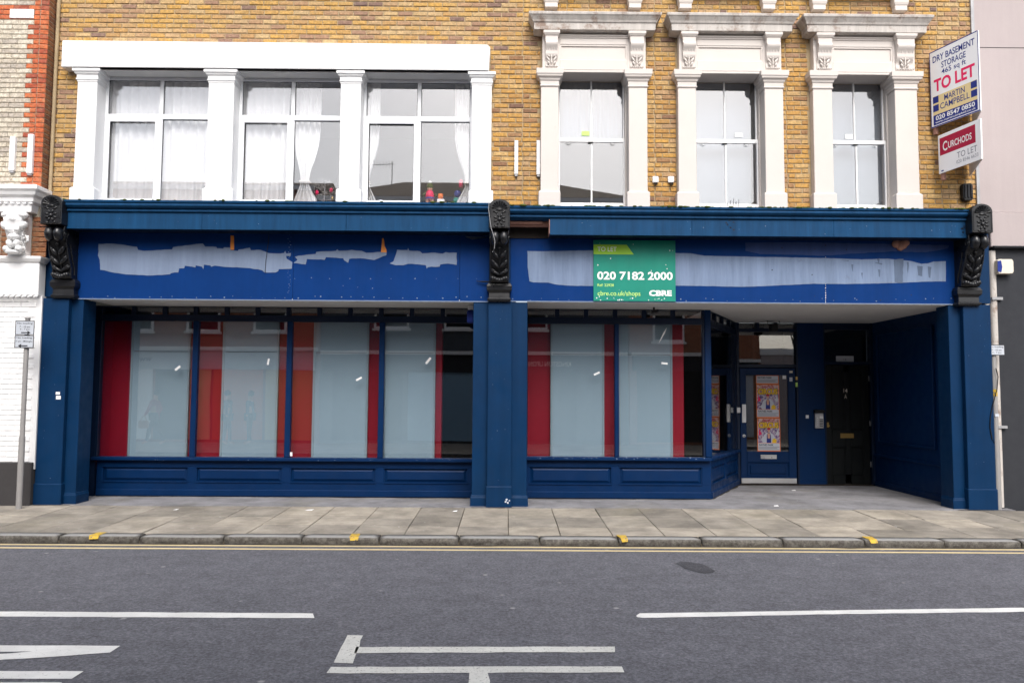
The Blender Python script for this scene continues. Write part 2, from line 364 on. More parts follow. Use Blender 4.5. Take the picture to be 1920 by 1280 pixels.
# ------------------------------------------------------------------ road, kerb, pavement
ZR, ZK, ZP = -.135, -.045, 0.0     # road, kerb top, pavement at the shop
YKI, YKF = -2.2, -2.4              # kerb back and front
def pz(y): return ZK + (ZP-ZK)*(y-YKI)/(-.2-YKI)
tag(MB().flat([(-400,-400),(400,-400),(400,400),(-400,400)], ZR-.03).build('ground', MAT['asphalt']), 'grey ground beyond the street', kind='structure')
mb = MB(); mb.flat([(-60,-9.2),(60,-9.2),(60,YKF+.02),(-60,YKF+.02)], ZR)
tag(mb.build('road', MAT['asphalt']), 'grey asphalt road running past the empty shops', kind='structure')
pave = tag(MB().add([(-60,YKI,ZK-.03),(60,YKI,ZK-.03),(60,-.19,ZP-.03),(-60,-.19,ZP-.03)], [(0,1,2,3)]).build('pavement', MAT['joint']), 'stone slab pavement in front of the shopfronts', kind='structure')
random.seed(11)
pitch = .625; nc = 30
for c in range(nc):
    x0 = -pitch*nc/2 + c*pitch + .03
    cuts = [YKI+.006, YKI+.55+random.uniform(-.12,.12), YKI+1.25+random.uniform(-.14,.14), -.2]
    for a, b_ in zip(cuts, cuts[1:]):
        if c % 7 == 3 and a == cuts[1]: pass
        dz = random.uniform(-.004, .004); g = .009
        X0, X1, Y0, Y1 = x0+g/2, x0+pitch-g/2, a+g/2, b_-g/2
        q = [(X0,Y0),(X1,Y0),(X1,Y1),(X0,Y1)]; e = .006
        qi = [(X0+e,Y0+e),(X1-e,Y0+e),(X1-e,Y1-e),(X0+e,Y1-e)]
        tl = [random.uniform(-.0025,.0025) for _ in q]
        v = [(x,y,pz(y)-.028) for x,y in q]+[(x,y,pz(y)-.004+dz) for x,y in q]+[(x,y,pz(y)+dz+t_) for (x,y),t_ in zip(qi,tl)]
        MB().add(v, [(0,1,5,4),(1,2,6,5),(2,3,7,6),(3,0,4,7),(4,5,9,8),(5,6,10,9),(6,7,11,10),(7,4,8,11),(8,9,10,11)]).build('paving_stone', MAT['slab'], pave)
for sgn in (-1, 1):
    x0, x1 = sorted((sgn*9.36, sgn*60))
    MB().add([(x0,YKI,ZK),(x1,YKI,ZK),(x1,-.19,ZP),(x0,-.19,ZP)], [(0,1,2,3)]).build('paving_sheet', MAT['slab'], pave)
fc = tag(MB().box(-7.3,7.4,-.199,4.2,-.2,.006).build('forecourt', MAT['forecourt']), 'grey screed strip between the pavement and the shop windows', kind='structure')
# kerb stones
kerb = tag(MB().box(-60,60,YKF+.03,YKI,-.3,ZK-.06).build('kerb', MAT['joint']), 'granite kerb along the near edge of the pavement', kind='structure')
jx = [AX(p, 0)*0+G(p, 1006, ZK-.04)[0] for p in (-170,-25,122,273,430,575,717,863,1010,1152,1302,1447,1592,1733,1868,2010,2150)]
random.seed(5)
for a, b_ in zip(jx, jx[1:]):
    a += .008; b_ -= .008; nx = 12; dz = random.uniform(-.004,.004); dy = random.uniform(-.008,.008)
    prof_ = [(YKI+.003, ZK-.05), (YKI+.003, ZK), (YKF+.03, ZK-.002), (YKF+.008, ZK-.012), (YKF, ZK-.035), (YKF+.004, ZK-.065), (YKF+.012, ZR-.02)]
    v, f = [], []
    for i in range(nx+1):
        x = a+(b_-a)*i/nx; end = .012 if i in (0, nx) else 0
        for k, (y, z) in enumerate(prof_):
            n_ = mnoise.noise(Vector((x*6, y*9, z*14)))*(.010 if k >= 3 else .002)
            v.append((x, y+dy*(k>=2)+n_+(end if k>=2 else 0), z+dz-(end*.6 if k in (1,2,3) else 0)))
    n = len(prof_)
    for i in range(nx):
        for k in range(n-1): f.append((i*n+k, (i+1)*n+k, (i+1)*n+k+1, i*n+k+1))
    f += [tuple(range(n)), tuple(range((nx+1)*n-1, nx*n-1, -1))]
    m_ = MB(); m_.add(v, f, True); m_.sm[-1] = m_.sm[-2] = False; m_.build('kerb_stone', MAT['granite'], kerb)
for sgn in (-1, 1):
    x0 = jx[0] if sgn < 0 else jx[-1]
    MB().box(x0, sgn*60, YKF, YKI, -.25, ZK).build('kerb_run', MAT['granite'], kerb)
# yellow blips on the kerb
for (p0, p1, p2, p3), where in (((184,201,185,166),'left of the wide shop window'), ((660,676,672,655),'below the wide shop window'), ((1155,1173,1177,1164),'below the green letting board'), ((1615,1633,1645,1630),'below the dark doorway')):
    zt = ZK+.006
    q = [(AX(p0, YKI+.02, 993), YKI+.02), (AX(p1, YKI+.02, 993), YKI+.02), (AX(p2, YKF, 1003), YKF+.012), (AX(p3, YKF, 1003), YKF+.012)]
    m_ = MB(); v = [(x,y,zt) for x,y in q]+[(q[2][0]+.0,YKF-.014,ZK-.03),(q[3][0]+.015,YKF-.014,ZK-.036)]
    m_.add(v, [(0,1,2,3),(3,2,4,5)]); m_.build('kerb_mark', MAT['kerb_yellow'], None, label='yellow loading blip painted on the kerb '+where, kind='structure')
# road markings
zl = ZR+.004
for py, s_ in ((1025, 'nearer the kerb'), (1031, 'nearer the road')):
    y = G(960, py, zl)[1]
    MB().flat([(-60,y-.036),(60,y-.036),(60,y+.036),(-60,y+.036)], zl).build('yellow_line', MAT['road_yellow'], None, label='faded yellow no waiting line, '+s_, kind='structure')
def mark(pts, label, mat='road_white', sub=14):
    q = [Vector(G(x, y, zl)) for x, y in pts]; out = []
    for i, p in enumerate(q):
        r_ = q[(i+1) % len(q)]; n = max(1, int((r_-p).length/.12))
        for k in range(n):
            c = p.lerp(r_, k/n); out.append((c.x+random.uniform(-.006,.006), c.y+random.uniform(-.006,.006)))
    MB().flat(out, zl).build('road_marking', MAT[mat], None, label=label, kind='structure')
mark([(-160,1144),(588,1149),(589,1158),(-160,1154)], 'white centre line on the road ending left of middle')
mark([(1194,1153),(1199,1149),(1560,1143.5),(2080,1136),(2080,1144),(1560,1150.5),(1204,1157.5),(1196,1156)], 'white centre line on the road starting right of middle')
mark([(652,1190),(680,1190),(661,1242),(625,1241)], 'short slanted white bar of a worn road symbol', 'road_white_worn')
mark([(667,1212),(1153,1211),(1153,1221.5),(664,1223)], 'thin worn white bar of a road symbol', 'road_white_worn')
mark([(622,1249),(1165,1248),(1170,1259.5),(916,1260),(922,1345),(872,1345),(879,1260.3),(612,1261)], 'worn white T shaped road symbol', 'road_white_worn')
mark([(-160,1207.5),(225,1210),(207,1222.5),(-160,1247),(-160,1236),(60,1220.5),(-160,1220.5)], 'forked white road letter stroke at the road edge')
mark([(-160,1257),(156,1257),(136,1271.5),(-160,1272)], 'slanted ended white road letter bar')
mark([(-160,1277.5),(118,1277.5),(96,1296),(-160,1296)], 'lowest white road letter bar')
pts = [(1266,1056),(1275,1052),(1296,1053),(1318,1057),(1333,1065),(1341,1070),(1336,1073),(1322,1074),(1308,1072),(1297,1069),(1283,1065),(1277,1060)]
MB().flat([G(x,y,zl) for x,y in pts], zl).build('road_stain', MAT['stain'], None, label='dark damp stain on the asphalt in front of the kerb', kind='structure')
# ------------------------------------------------------------------ brick building (upper storey)
random.seed(21)
XL, XR = AX(103, 0, 60), AX(1829, 0, 200)           # ends of the brick front
ZC = AZ(392, 0, 951)                                # brick visible above the shop cornice
ZTOP = 9.4
building = thing('brick_building', 'yellow brick upper storey with white window surrounds above the empty shops', 'building', ((XL+XR)/2, 0, 0))
# openings (glass recesses) and the solid surrounds in front of the brick
L0, LZ1 = A(118, 77, -.18); L1 = AX(919, -.18, 105); LZ0 = AZ(130, -.18, 515)
C0 = AX(141, -.12, 260); C1 = AX(921, -.12, 260); SZ = AZ(376, -.12, 515)
holes = [(C0, C1, SZ-.2, LZ0+.01)]                    # x0, x1, z0, z1
RW = []                                              # right windows: photo measures
for (a0, a1, b0, b1, y0) in ((1014,1047,1179,1214,0), (1272,1306,1435,1470,3), (1526,1562,1680,1722,7)):
    RW.append((AX(a0,-.12,260), AX(a1,-.12,260), AX(b0,-.12,260), AX(b1,-.12,260), y0))
zs0 = AZ(386, -.12, 1364); zfr = AZ(66, -.12, 1364); zcap = AZ(137, -.12, 1364)
for (x0, x1, x2, x3, _) in RW: holes.append((x0, x3, zs0-.15, zcap))
keepout = [(L0, L1, LZ0, LZ1), (C0, C1, SZ-.3, LZ0+.02)] + [(x0, x3, zs0-.3, zfr) for (x0, x1, x2, x3, _) in RW]
# mortar wall with openings
zs_ = sorted({3.6, ZTOP, *[h[2] for h in holes], *[h[3] for h in holes]})
mb = MB()
for za, zb in zip(zs_, zs_[1:]):
    cutx = sorted([h[:2] for h in holes if h[2] < (za+zb)/2 < h[3]]); x = XL
    for a, b_ in cutx + [(XR, XR)]:
        if a > x+.001: mb.box(x, a, .011, .30, za, zb)
        x = b_
mb.build('wall', MAT['mortar'], building)
MB().box(XL, XR, .31, 6, ZTOP-.3, ZTOP-.1).build('roof', MAT['char'], building)
MB().box(XL-.0, XR, -.06, .36, ZTOP, ZTOP+.09).build('parapet_coping', MAT['stone'], building)
# bricks
def brick_v(x0, x1, z0, z1, d=0.0, e=.006, face=0.0, back=.013):
    j = lambda: random.uniform(-.0035, .0035)
    return [(x0,face+back,z0),(x1,face+back,z0),(x1,face+back,z1),(x0,face+back,z1),
            (x0+j(),face+.004+d,z0+j()),(x1+j(),face+.004+d,z0+j()),(x1+j(),face+.004+d,z1+j()),(x0+j(),face+.004+d,z1+j()),
            (x0+e+j(),face-.001+d,z0+e),(x1-e,face-.001+d+j()*.5,z0+e+j()*.5),(x1-e+j(),face-.001+d,z1-e),(x0+e,face-.001+d,z1-e+j()*.5)]
BF = [(0,1,5,4),(1,2,6,5),(2,3,7,6),(3,0,4,7),(4,5,9,8),(5,6,10,9),(6,7,11,10),(7,4,8,11),(8,9,10,11)]
def lay(x0, x1, z0, z1, keepout, bond, ph=.075, L=.2275, H=.1075, J=.016):
    out = []; r = 0; z = z0
    while z < z1-.02:
        rows = [(k[0]-.008, k[1]+.008) for k in keepout if k[2] < z+.05 and k[3] > z+.015]
        x = x0 - (random.uniform(0,.02) + (L/2 if r % 2 else 0)); k = r
        while x < x1:
            fl = bond(x)
            ln = H if fl and k % 2 else L
            segs = [(max(x, x0), min(x+ln-J, x1))]
            for a, b_ in rows:
                ns = []
                for s0, s1 in segs:
                    if s1 <= a or s0 >= b_: ns.append((s0, s1))
                    else:
                        if s0 < a: ns.append((s0, a))
                        if s1 > b_: ns.append((b_, s1))
                segs = ns
            for s0, s1 in segs:
                if s1-s0 > .03: out.append((s0, s1, z, min(z+ph-J, z1)))
            x += ln + random.uniform(-.002,.002); k += 1
        z += ph; r += 1
    return out
allb = lay(XL, XR, ZC-.16, ZTOP, keepout, lambda x: x > -.15)
def pale(b): return b[2] > 6.95-random.random()*.25 or (b[0] < -.15 and b[2] > 6.2 - random.random()*.3) or b[0] < -6.0
seen = [b for b in allb if b[2] < AZ(4, 0, 951) and b[1]-b[0] > .2]
seen.sort(key=lambda b: (-(min(b[1],6.9)-b[0] > .2), b[2]))
solo = set(id(b) for b in random.sample(seen, min(300, len(seen))))
shared = {}
stuff = {'brick_yellow': MB(), 'brick_pale': MB()}
for b in allb:
    mk = 'brick_pale' if pale(b) else 'brick_yellow'; d = random.uniform(-.003, .0015)
    if id(b) in solo:
        key = (mk, random.randrange(6)); c = Vector(((b[0]+b[1])/2, 0, (b[2]+b[3])/2)); ln = round(b[1]-b[0], 3)
        key = key if abs(ln-.2115) < .003 else (mk, ln)
        if key not in shared:
            v = brick_v(-ln/2, ln/2, -.0295, .0295, d); shared[key] = MB().add(v, BF).mesh('brick', MAT[mk], Vector((0,0,0)))[0]
        link('brick', shared[key], building, c)
    else: stuff[mk].add(brick_v(*b, d), BF)
for mk, nm in (('brick_yellow', 'brick_courses'), ('brick_pale', 'weathered_brick_courses')):
    tag(stuff[mk].build(nm, MAT[mk], building), kind='stuff')

# ---- left: wide white surround with three windows
sur = link('window_surround', None, building, ((C0+C1)/2, -.1, SZ))
ls = MB().sheet([(L0,LZ0),(L0,LZ1),(L1-.04,LZ1-.005),(L1,LZ1-.05),(L1-.02,LZ0),(L0+.06,LZ0)], -.2, .0)
ls.box(C0+.05, C1-.05, -.199, .2, LZ0-.0, LZ0+.1)
ls.build('lintel', MAT['white'], sur, bev=.008)
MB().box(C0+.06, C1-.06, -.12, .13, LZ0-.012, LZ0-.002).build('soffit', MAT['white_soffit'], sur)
cols = [(141,178),(388,436),(637,675),(884,921)]
cw = []
zc0, zc1 = AZ(156, -.14, 515), LZ0-.001
for a, b_ in cols:
    x0, x1 = AX(a,-.12,260), AX(b_,-.12,260); cw.append((x0, x1))
    c_ = MB(); c_.box(x0, x1, -.12, .17, SZ-.05, zc0)
    c_.tier(x0, x1, -.12, .0, [(SZ-.05,.035),(SZ+.16,.035),(SZ+.175,.02),(SZ+.185,.0)])
    c_.build('column', MAT['white'], sur, bev=.006)
    MB().tier(x0, x1, -.12, .16, [(zc0,.004),(zc0+.03,.012),(zc0+.035,.022),(zc0+.05,.022),(zc0+.055,.012),(zc0+.105,.014),(zc0+.12,.035),(zc0+.145,.045),(zc0+.15,.06),(zc1-.002,.062)]).build('capital', MAT['white'], sur, bev=.003)
YW = .15
def upvc_window(x0, x1, z0, z1, casement=True):
    wn = link('window', None, building, ((x0+x1)/2, YW, z0))
    t = .05; xm = (x0+x1)/2+.015; zt = AZ(221, YW, 515)
    f = MB(); d0, d1 = YW, YW+.07
    f.box(x0, x0+t, d0, d1, z0, z1); f.box(x1-t, x1, d0, d1, z0, z1)
    f.box(x0+t, x1-t, d0, d1, z1-t, z1); f.box(x0+t, x1-t, d0, d1, z0, z0+t)
    f.build('frame', MAT['upvc'], wn, bev=.006)
    MB().box(x0+t, x1-t, d0-.002, d1-.002, zt-.04, zt+.04).build('transom', MAT['upvc'], wn, bev=.006)
    m_ = MB(); m_.box(xm-.03, xm+.03, d0+.001, d1-.003, z0+t, zt-.04); m_.box(xm-.03, xm+.03, d0+.001, d1-.003, zt+.04, z1-t)
    m_.build('mullion', MAT['upvc'], wn, bev=.006)
    c_ = MB(); a, b_, lo, hi = x0+t-.01, xm-.02, z0+t-.01, zt-.03; s = .055
    c_.box(a,a+s,d0-.02,d0-.003,lo,hi); c_.box(b_-s,b_,d0-.02,d0-.003,lo,hi); c_.box(a+s,b_-s,d0-.02,d0-.003,hi-s,hi); c_.box(a+s,b_-s,d0-.02,d0-.003,lo,lo+s)
    c_.build('casement', MAT['upvc'], wn, bev=.005)
    gk = MB()
    for (a,b_,lo,hi) in ((x0+t,xm-.03,zt+.04,z1-t),(xm+.03,x1-t,zt+.04,z1-t),(xm+.03,x1-t,z0+t,zt-.04),(a+s+0,b_-s,lo+s,hi-s)):
        MB().box(a, b_, d0+.03, d0+.036, lo, hi).build('pane', MAT['glass'], wn)
        e = .007
        for q in ((a,a+e,lo,hi),(b_-e,b_,lo,hi),(a+e,b_-e,hi-e,hi),(a+e,b_-e,lo,lo+e)): gk.box(q[0],q[1],d0+.022,d0+.028,q[2],q[3])
    gk.build('gasket', MAT['plastic_black'], wn)
    return wn
zw0, zw1 = SZ-.02, AZ(147, YW, 515)
wb = [(cw[0][1]-.01, cw[1][0]+.01), (cw[1][1]-.01, cw[2][0]+.01), (cw[2][1]-.01, cw[3][0]+.01)]
for a, b_ in wb: upvc_window(a, b_, zw0, zw1)
MB().box(cw[0][0], cw[3][1], YW+.0, YW+.12, zw1, LZ0-.012).build('head_board', MAT['white_soffit'], building)
MB().box(cw[0][0]+.01, cw[3][1]-.01, YW-.12, YW+.1, SZ-.12, SZ-.021).build('window_sill', MAT['upvc'], building, bev=.006)
# rooms behind
def room(name, x0, x1, y0, y1, z0, z1, mat, parent):
    t = .05; m_ = MB()
    m_.box(x0-t,x1+t,y1,y1+t,z0-t,z1+t); m_.box(x0-t,x0,y0,y1,z0,z1); m_.box(x1,x1+t,y0,y1,z0,z1); m_.box(x0-t,x1+t,y0,y1,z1,z1+t); m_.box(x0-t,x1+t,y0,y1,z0-t,z0)
    return m_.build(name, mat, parent)
room('room_lining', C0, C1, .301, 3.8, SZ-.06, LZ0+.25, MAT['room_dim'], building)

# ---- right: three sash windows in painted stone surrounds
def scroll_profile(z0, z1, yb, d):                 # console side outline, (y, z)
    h = z1-z0; pts = []
    for i in range(15):
        t = i/14
        y = -d*(.32+.26*math.cos(t*math.pi*1.0+math.pi)+.42*t**2.0) - .012*math.sin(t*math.pi*5)
        pts.append((yb+y, z0+h*t))
    return [(yb, z0)] + pts + [(yb, z1)]
def stone_window(i, x0, x1, x2, x3, dy, proto):
    cx = (x0+x3)/2
    sr = link('window_surround', None, building, (cx, -.1, zs0))
    zb, zcp = AZ(386, -.12, 1364), AZ(165, -.14, 1364)
    zh0 = AZ(66+0, -.12, 1364); zcp1 = AZ(133, -.14, 1364)
    for a, b_ in ((x0, x1), (x2, x3)):
        c_ = MB(); c_.box(a, b_, -.12, .2, zb-.1, zcp)
        c_.tier(a, b_, -.12, .0, [(zb-.1,.03),(zb+.19,.03),(zb+.205,.015),(zb+.212,.0)])
        c_.build('column', MAT['stone'], sr, bev=.006)
        MB().tier(a, b_, -.12, .19, [(zcp,.005),(zcp+.015,.016),(zcp+.025,.016),(zcp+.03,.006),(zcp+.09,.008),(zcp+.1,.02),(zcp+.13,.028),(zcp+.15,.055),(zcp+.18,.062),(zcp+.185,.07),(zcp1,.072)]).build('capital', MAT['stone'], sr, bev=.003)
    # frieze with sunk panel
    f0, f1 = x0+.02, x3-.02; zf0, zf1 = zcp1+.001, zh0-.0
    p0, p1, q0, q1 = x1+.02, x2-.02, zf0+.16, zf1-.17
    f = MB(); f.box(f0, p0, -.12, .1, zf0, zf1); f.box(p1, f1, -.12, .1, zf0, zf1); f.box(p0, p1, -.12, .1, q1, zf1); f.box(p0, p1, -.12, .1, zf0, q0)
    f.box(p0, p1, -.095, .1, q0, q1); f.box(x1+.001, x2-.001, -.119, .24, zcp1-.035, zf0)
    f.build('frieze', MAT['stone'], sr, bev=.005)
    m_ = MB(); e = .022
    for q in ((p0,p0+e,q0,q1),(p1-e,p1,q0,q1),(p0+e,p1-e,q1-e,q1),(p0+e,p1-e,q0,q0+e)): m_.box(q[0],q[1],-.112,-.0951,q[2],q[3])
    m_.prof([(-.12,zf1-.075),(-.132,zf1-.07),(-.135,zf1-.055),(-.15,zf1-.045),(-.15,zf1-.03),(-.12,zf1-.03)], x1-.03, x2+.03)
    m_.build('panel_moulding', MAT['stone'], sr)
    # hood
    MB().tier(x0, x3, -.12, .0, [(zh0+.0,.02),(zh0+.012,.11),(zh0+.10,.115),(zh0+.115,.118),(zh0+.12,.13),(zh0+.15,.142),(zh0+.2,.175),(zh0+.215,.19),(zh0+.25,.195),(zh0+.265,.17),(zh0+.29,.0)]).build('hood', MAT['stone_dirty'], sr, bev=.003)
    # consoles
    for a, b_ in ((x0+.06, x1-.015), (x2+.015, x3-.06)):
        cn = link('console', None, sr, ((a+b_)/2, -.15, zf0))
        zt_ = zf1-.16
        MB().tier(a, b_, -.21, -.119, [(zt_,.0),(zt_+.085,.0),(zt_+.09,.01),(zt_+.11,.022),(zt_+.12,.03),(zf1,.03)]).build('abacus', MAT['stone'], cn, bev=.003)
        MB().prof(scroll_profile(zf0+.02, zt_, -.12, .105), a+.006, b_-.006, True).build('scroll', MAT['stone'], cn)
        fl = MB(); n = 5
        for k in range(n):
            xx = a+.02+(b_-a-.04)*k/(n-1)
            fl.tube([(xx,-.215,zt_-.008),(xx,-.2,zt_-.06),(xx,-.178,zt_-.11),(xx,-.165,zt_-.15)], [.010,.011,.009,.004], 6)
        xm = (a+b_)/2
        for s in (-1, 1):
            for (dx, dz_, r_, ro) in ((.055,-.195,.05,.9),(.05,-.255,.045,.6),(.045,-.31,.035,.5)):
                fl.ell((xm+s*dx,-.16,zt_+dz_), .016, .016, r_, -s*ro, 8, 5)
        fl.tube([(xm,-.17,zt_-.16),(xm,-.165,zf0+.09)], [.008,.012], 6)
        for k in range(7): fl.ell((a+.012+(b_-a-.024)*k/6, -.178, zf0+.03), .011, .016, .016)
        fl.build('carved_leaves', MAT['stone'], cn)
    MB().box(x1-.02, x2+.02, -.05, .3, zb-.12, zb+.002).build('sill', MAT['stone'], sr, bev=.006)
    # sash window
    YS = .19
    wn = link('sash_window', None, building, (cx, YS, zb))
    ga, gb = x1+.02, x2-.02; zt = AZ(150, YS, 1364); zm = AZ(266, YS, 1364)
    f = MB(); f.box(x1-.001, ga, YS-.07, YS+.12, zb, zt+.09); f.box(gb, x2+.001, YS-.07, YS+.12, zb, zt+.09); f.box(ga, gb, YS-.05, YS+.12, zt, zt+.1)
    f.build('frame', MAT['stone'], wn, bev=.004)
    up = MB(); s = .035; y0, y1 = YS+.02, YS+.055
    up.box(ga, ga+s*.6, y0,y1, zm, zt); up.box(gb-s*.6, gb, y0,y1, zm, zt); up.box(ga+s*.6, gb-s*.6, y0,y1, zt-s*.6, zt); up.box(ga+s*.6, gb-s*.6, y0,y1, zm-.02, zm+.02)
    up.build('upper_sash', MAT['white'], wn, bev=.004)
    lo = MB(); y2, y3 = YS-.025, YS+.015
    lo.box(ga, ga+s*.6, y2,y3, zb+.002, zm-.03); lo.box(gb-s*.6, gb, y2,y3, zb+.002, zm-.03); lo.box(ga, gb, y2,y3, zm-.03, zm+.03); lo.box(ga+s*.6, gb-s*.6, y2,y3, zb+.002, zb+.10)
    lo.build('lower_sash', MAT['white'], wn, bev=.004)
    xm = (ga+gb)/2
    MB().box(xm-.011, xm+.011, y0+.005, y1-.002, zm+.02, zt-.02).build('glazing_bar', MAT['white'], wn)
    MB().box(xm-.011, xm+.011, y2+.004, y3-.002, zb+.1, zm-.03).build('glazing_bar', MAT['white'], wn)
    MB().box(ga+.02, gb-.02, YS+.035, YS+.04, zm+.02, zt-.02).build('pane', MAT['glass'], wn)
    MB().box(ga+.02, gb-.02, YS-.008, YS-.003, zb+.1, zm-.03).build('pane', MAT['glass'], wn)
    for fx in (.15, .82): 
        c = Vector((ga+(gb-ga)*fx, y2-.006, zm-.04)); MB().tube([c+Vector((math.cos(t_)*.035,0,-abs(math.sin(t_))*.03)) for t_ in [math.pi*k/6 for k in range(7)]], .006, 6).build('sash_lift', MAT['steel'], wn)
    MB().box(xm-.055+.0, xm+.02, y2-.012, y2, zm-.05, zm-.03).build('sash_catch', MAT['plastic_black'], wn)
    # box room lining
    room('room_lining', x1-.3, x2+.3, .31, 2.6, zb-.1, zt+.3, MAT['room_grey'], building)
    return sr
for i, (x0, x1, x2, x3, dy) in enumerate(RW): stone_window(i, x0, x1, x2, x3, dy, None)
# window sill brackets of the storey above
zsb = AZ(17, -.1, 1364)
for (a, b_) in ((1022,1046),(1180,1203),(1275,1298),(1432,1455),(1526,1550),(1680,1703)):
    x0, x1 = AX(a,-.14,8), AX(b_,-.14,8)
    MB().tier(x0, x1, -.11, .0, [(zsb,.0),(zsb+.07,.0),(zsb+.09,.012),(zsb+.12,.02),(zsb+.26,.02)]).build('sill_bracket', MAT['stone'], building, bev=.005)
for (a, b_) in ((1010,1215),(1263,1467),(1514,1715)):
    MB().tier(AX(a,-.14,0), AX(b_,-.14,0), -.16, .0, [(zsb+.261,.0),(zsb+.34,.0),(zsb+.36,.02),(zsb+.4,.02)]).build('upper_sill', MAT['stone'], building, bev=.005)

# ------------------------------------------------------------------ neighbour on the left: cream brick with red quoins
YN = -.2
NX1 = AX(88, YN, 100)
nb = thing('corner_building', 'cream brick house with red brick quoins and a white painted ground floor', 'building', (NX1-2, YN, 0))
zn0 = AZ(352, YN, 40)
MB().box(-14, NX1-.004, YN+.012, 6, ZK-.2, ZTOP).build('wall', MAT['mortar_pale'], nb)
zq = AZ(43, YN, 40); zq2 = AZ(12, YN, 40)
qx = NX1-.21
crm, red = MB(), MB()
sharedn = {}
def nbrick(b, mk):
    ln = round(b[1]-b[0], 2); key = (mk, ln)
    if key not in sharedn: sharedn[key] = MB().add(brick_v(-ln/2, ln/2, -.0325, .0325), BF).mesh('brick', MAT[mk], Vector((0,0,0)))[0]
    link('brick', sharedn[key], nb, ((b[0]+b[1])/2, YN, (b[2]+b[3])/2))
r = 0; z = zn0-.06
XV = AX(-12, YN, 200)
while z < ZTOP-.05:
    band = zq-.01 < z < zq2+.02
    qs = NX1-(.30 if r % 2 else .215)+ .0
    edge = qs if not band else XV-3.2
    segs = [(NX1-.12, NX1, 'brick_red'), (qs, NX1-.13, 'brick_red')]
    x = qs-.01; k = 0
    while x > -9.6:
        ln = .2175; segs.append((x-ln, x, 'brick_red' if band else 'brick_cream')); x -= ln+.01
        if r % 2 and k == 0: pass
        k += 1
    for a, b_, mk in segs:
        if z < zq2+.35 and b_ > XV-.05: nbrick((a, b_, z, z+.065), mk)
        else: (red if mk == 'brick_red' else crm).add(brick_v(a, b_, z, z+.065, 0, face=YN), BF)
    z += .075; r += 1
tag(crm.build('cream_brick_courses', MAT['brick_cream'], nb), kind='stuff')
if red.v: tag(red.build('red_brick_courses', MAT['brick_red'], nb), kind='stuff')
m_ = MB(); z = zn0-.06; r = 0                       # bricks on the return face
while z < ZTOP-.05:
    m_.add([(NX1-.004,YN+.01,z),(NX1-.004,YN+.2,z),(NX1-.004,YN+.2,z+.065),(NX1-.004,YN+.01,z+.065),(NX1+.002,YN+.014,z+.004),(NX1+.002,YN+.196,z+.004),(NX1+.002,YN+.196,z+.061),(NX1+.002,YN+.014,z+.061)], [(4,5,6,7),(0,1,5,4),(1,2,6,5),(2,3,7,6),(3,0,4,7)]); z += .075
tag(m_.build('return_bricks', MAT['brick_brown'], nb), kind='stuff')
MB().tube([(NX1+.045, -.03, zn0-.1), (NX1+.045, -.03, ZTOP)], .028, 8).build('rendered_joint', MAT['mortar'], building)
# white ground floor: cornice, console, frieze, painted brick, plinth
ze = lambda py: AZ(py, YN-.15, 40)
xe = AX(75, YN-.2, 380)
MB().tier(-12, xe-.16, YN-.14, YN+.1, [(ze(397),.0),(ze(383),.02),(ze(379),.06),(ze(372),.07),(ze(368),.11),(ze(362),.13),(ze(358),.16),(ze(351),.16),(ze(349),.12)]).build('cornice', MAT['white'], nb, bev=.003)
m_ = MB()
for k in range(26): m_.box(xe-.12-.09*k-.05, xe-.12-.09*k, YN-.19, YN-.16, ze(383)-.0, ze(379)-.006)
m_.build('dentils', MAT['white'], nb)
rb = MB(); z = ze(478)
while z < ze(398)-.03:
    x = xe+.0
    while x > -9.3: nbrick_ = (x-.215, x, z, z+.065); rb.add(brick_v(*nbrick_, 0, face=YN), BF); x -= .2275
    z += .075
tag(rb.build('brown_brick_courses', MAT['brick_brown'], nb), kind='stuff')
# white console bracket with a scroll and a mask like lump of leaves
cn = link('console', None, nb, (AX(25,YN-.2,440), YN-.15, ze(480)))
xa, xb = AX(3,YN-.2,440), AX(50,YN-.2,440); xm = (xa+xb)/2
MB().prof([(YN,ze(482)),(YN-.1,ze(482)),(YN-.14,ze(470)),(YN-.12,ze(455)),(YN-.2,ze(435)),(YN-.26,ze(415)),(YN-.26,ze(398)),(YN,ze(398))], xa+.05, xb-.05, False).build('bracket', MAT['white'], cn, bev=.02)
m_ = MB()
for (dx,py,rx,rz,ro) in ((-.12,405,.07,.05,.3),(.12,405,.07,.05,-.3),(0,412,.09,.06,0),(-.13,425,.05,.07,.4),(.13,425,.05,.07,-.4),(-.06,432,.05,.05,0),(.06,432,.05,.05,0),(0,445,.08,.05,0),(-.05,458,.04,.06,.3),(.05,458,.04,.06,-.3),(0,474,.12,.03,0),(.09,468,.05,.05,0),(-.09,468,.05,.05,0)):
    m_.ell((xm+dx, YN-.2, ze(py)), rx, .09, rz, ro, 10, 6)
m_.tube([(xb-.06,YN-.18,ze(440)),(xb-.0,YN-.18,ze(444)),(xb+.01,YN-.18,ze(452)),(xb-.03,YN-.18,ze(457)),(xb-.06,YN-.18,ze(450)),(xb-.04,YN-.18,ze(446))], .025, 8)
m_.build('carved_leaves', MAT['white'], cn)
xf = AX(76, YN-.1, 520)
MB().tier(-12, xf-.04, YN-.08, YN+.1, [(ze(491),.0),(ze(489),.02),(ze(484),.045),(ze(480),.05),(ze(478),.0)]).build('moulding', MAT['white'], nb, bev=.003)
MB().box(-12, xf-.04, YN-.08, YN+.1, ze(556)+.03, ze(491)).build('frieze', MAT['white'], nb, bev=.01)
m_ = MB()
for k in range(22): m_.ell((xf-.06-.085*k, YN-.1, ze(555)), .045, .03, .018, .4, 8, 4)
m_.build('rope_moulding', MAT['white'], nb)
xw = AX(70, YN-.0, 700); zpl = AZ(866, YN, 40)
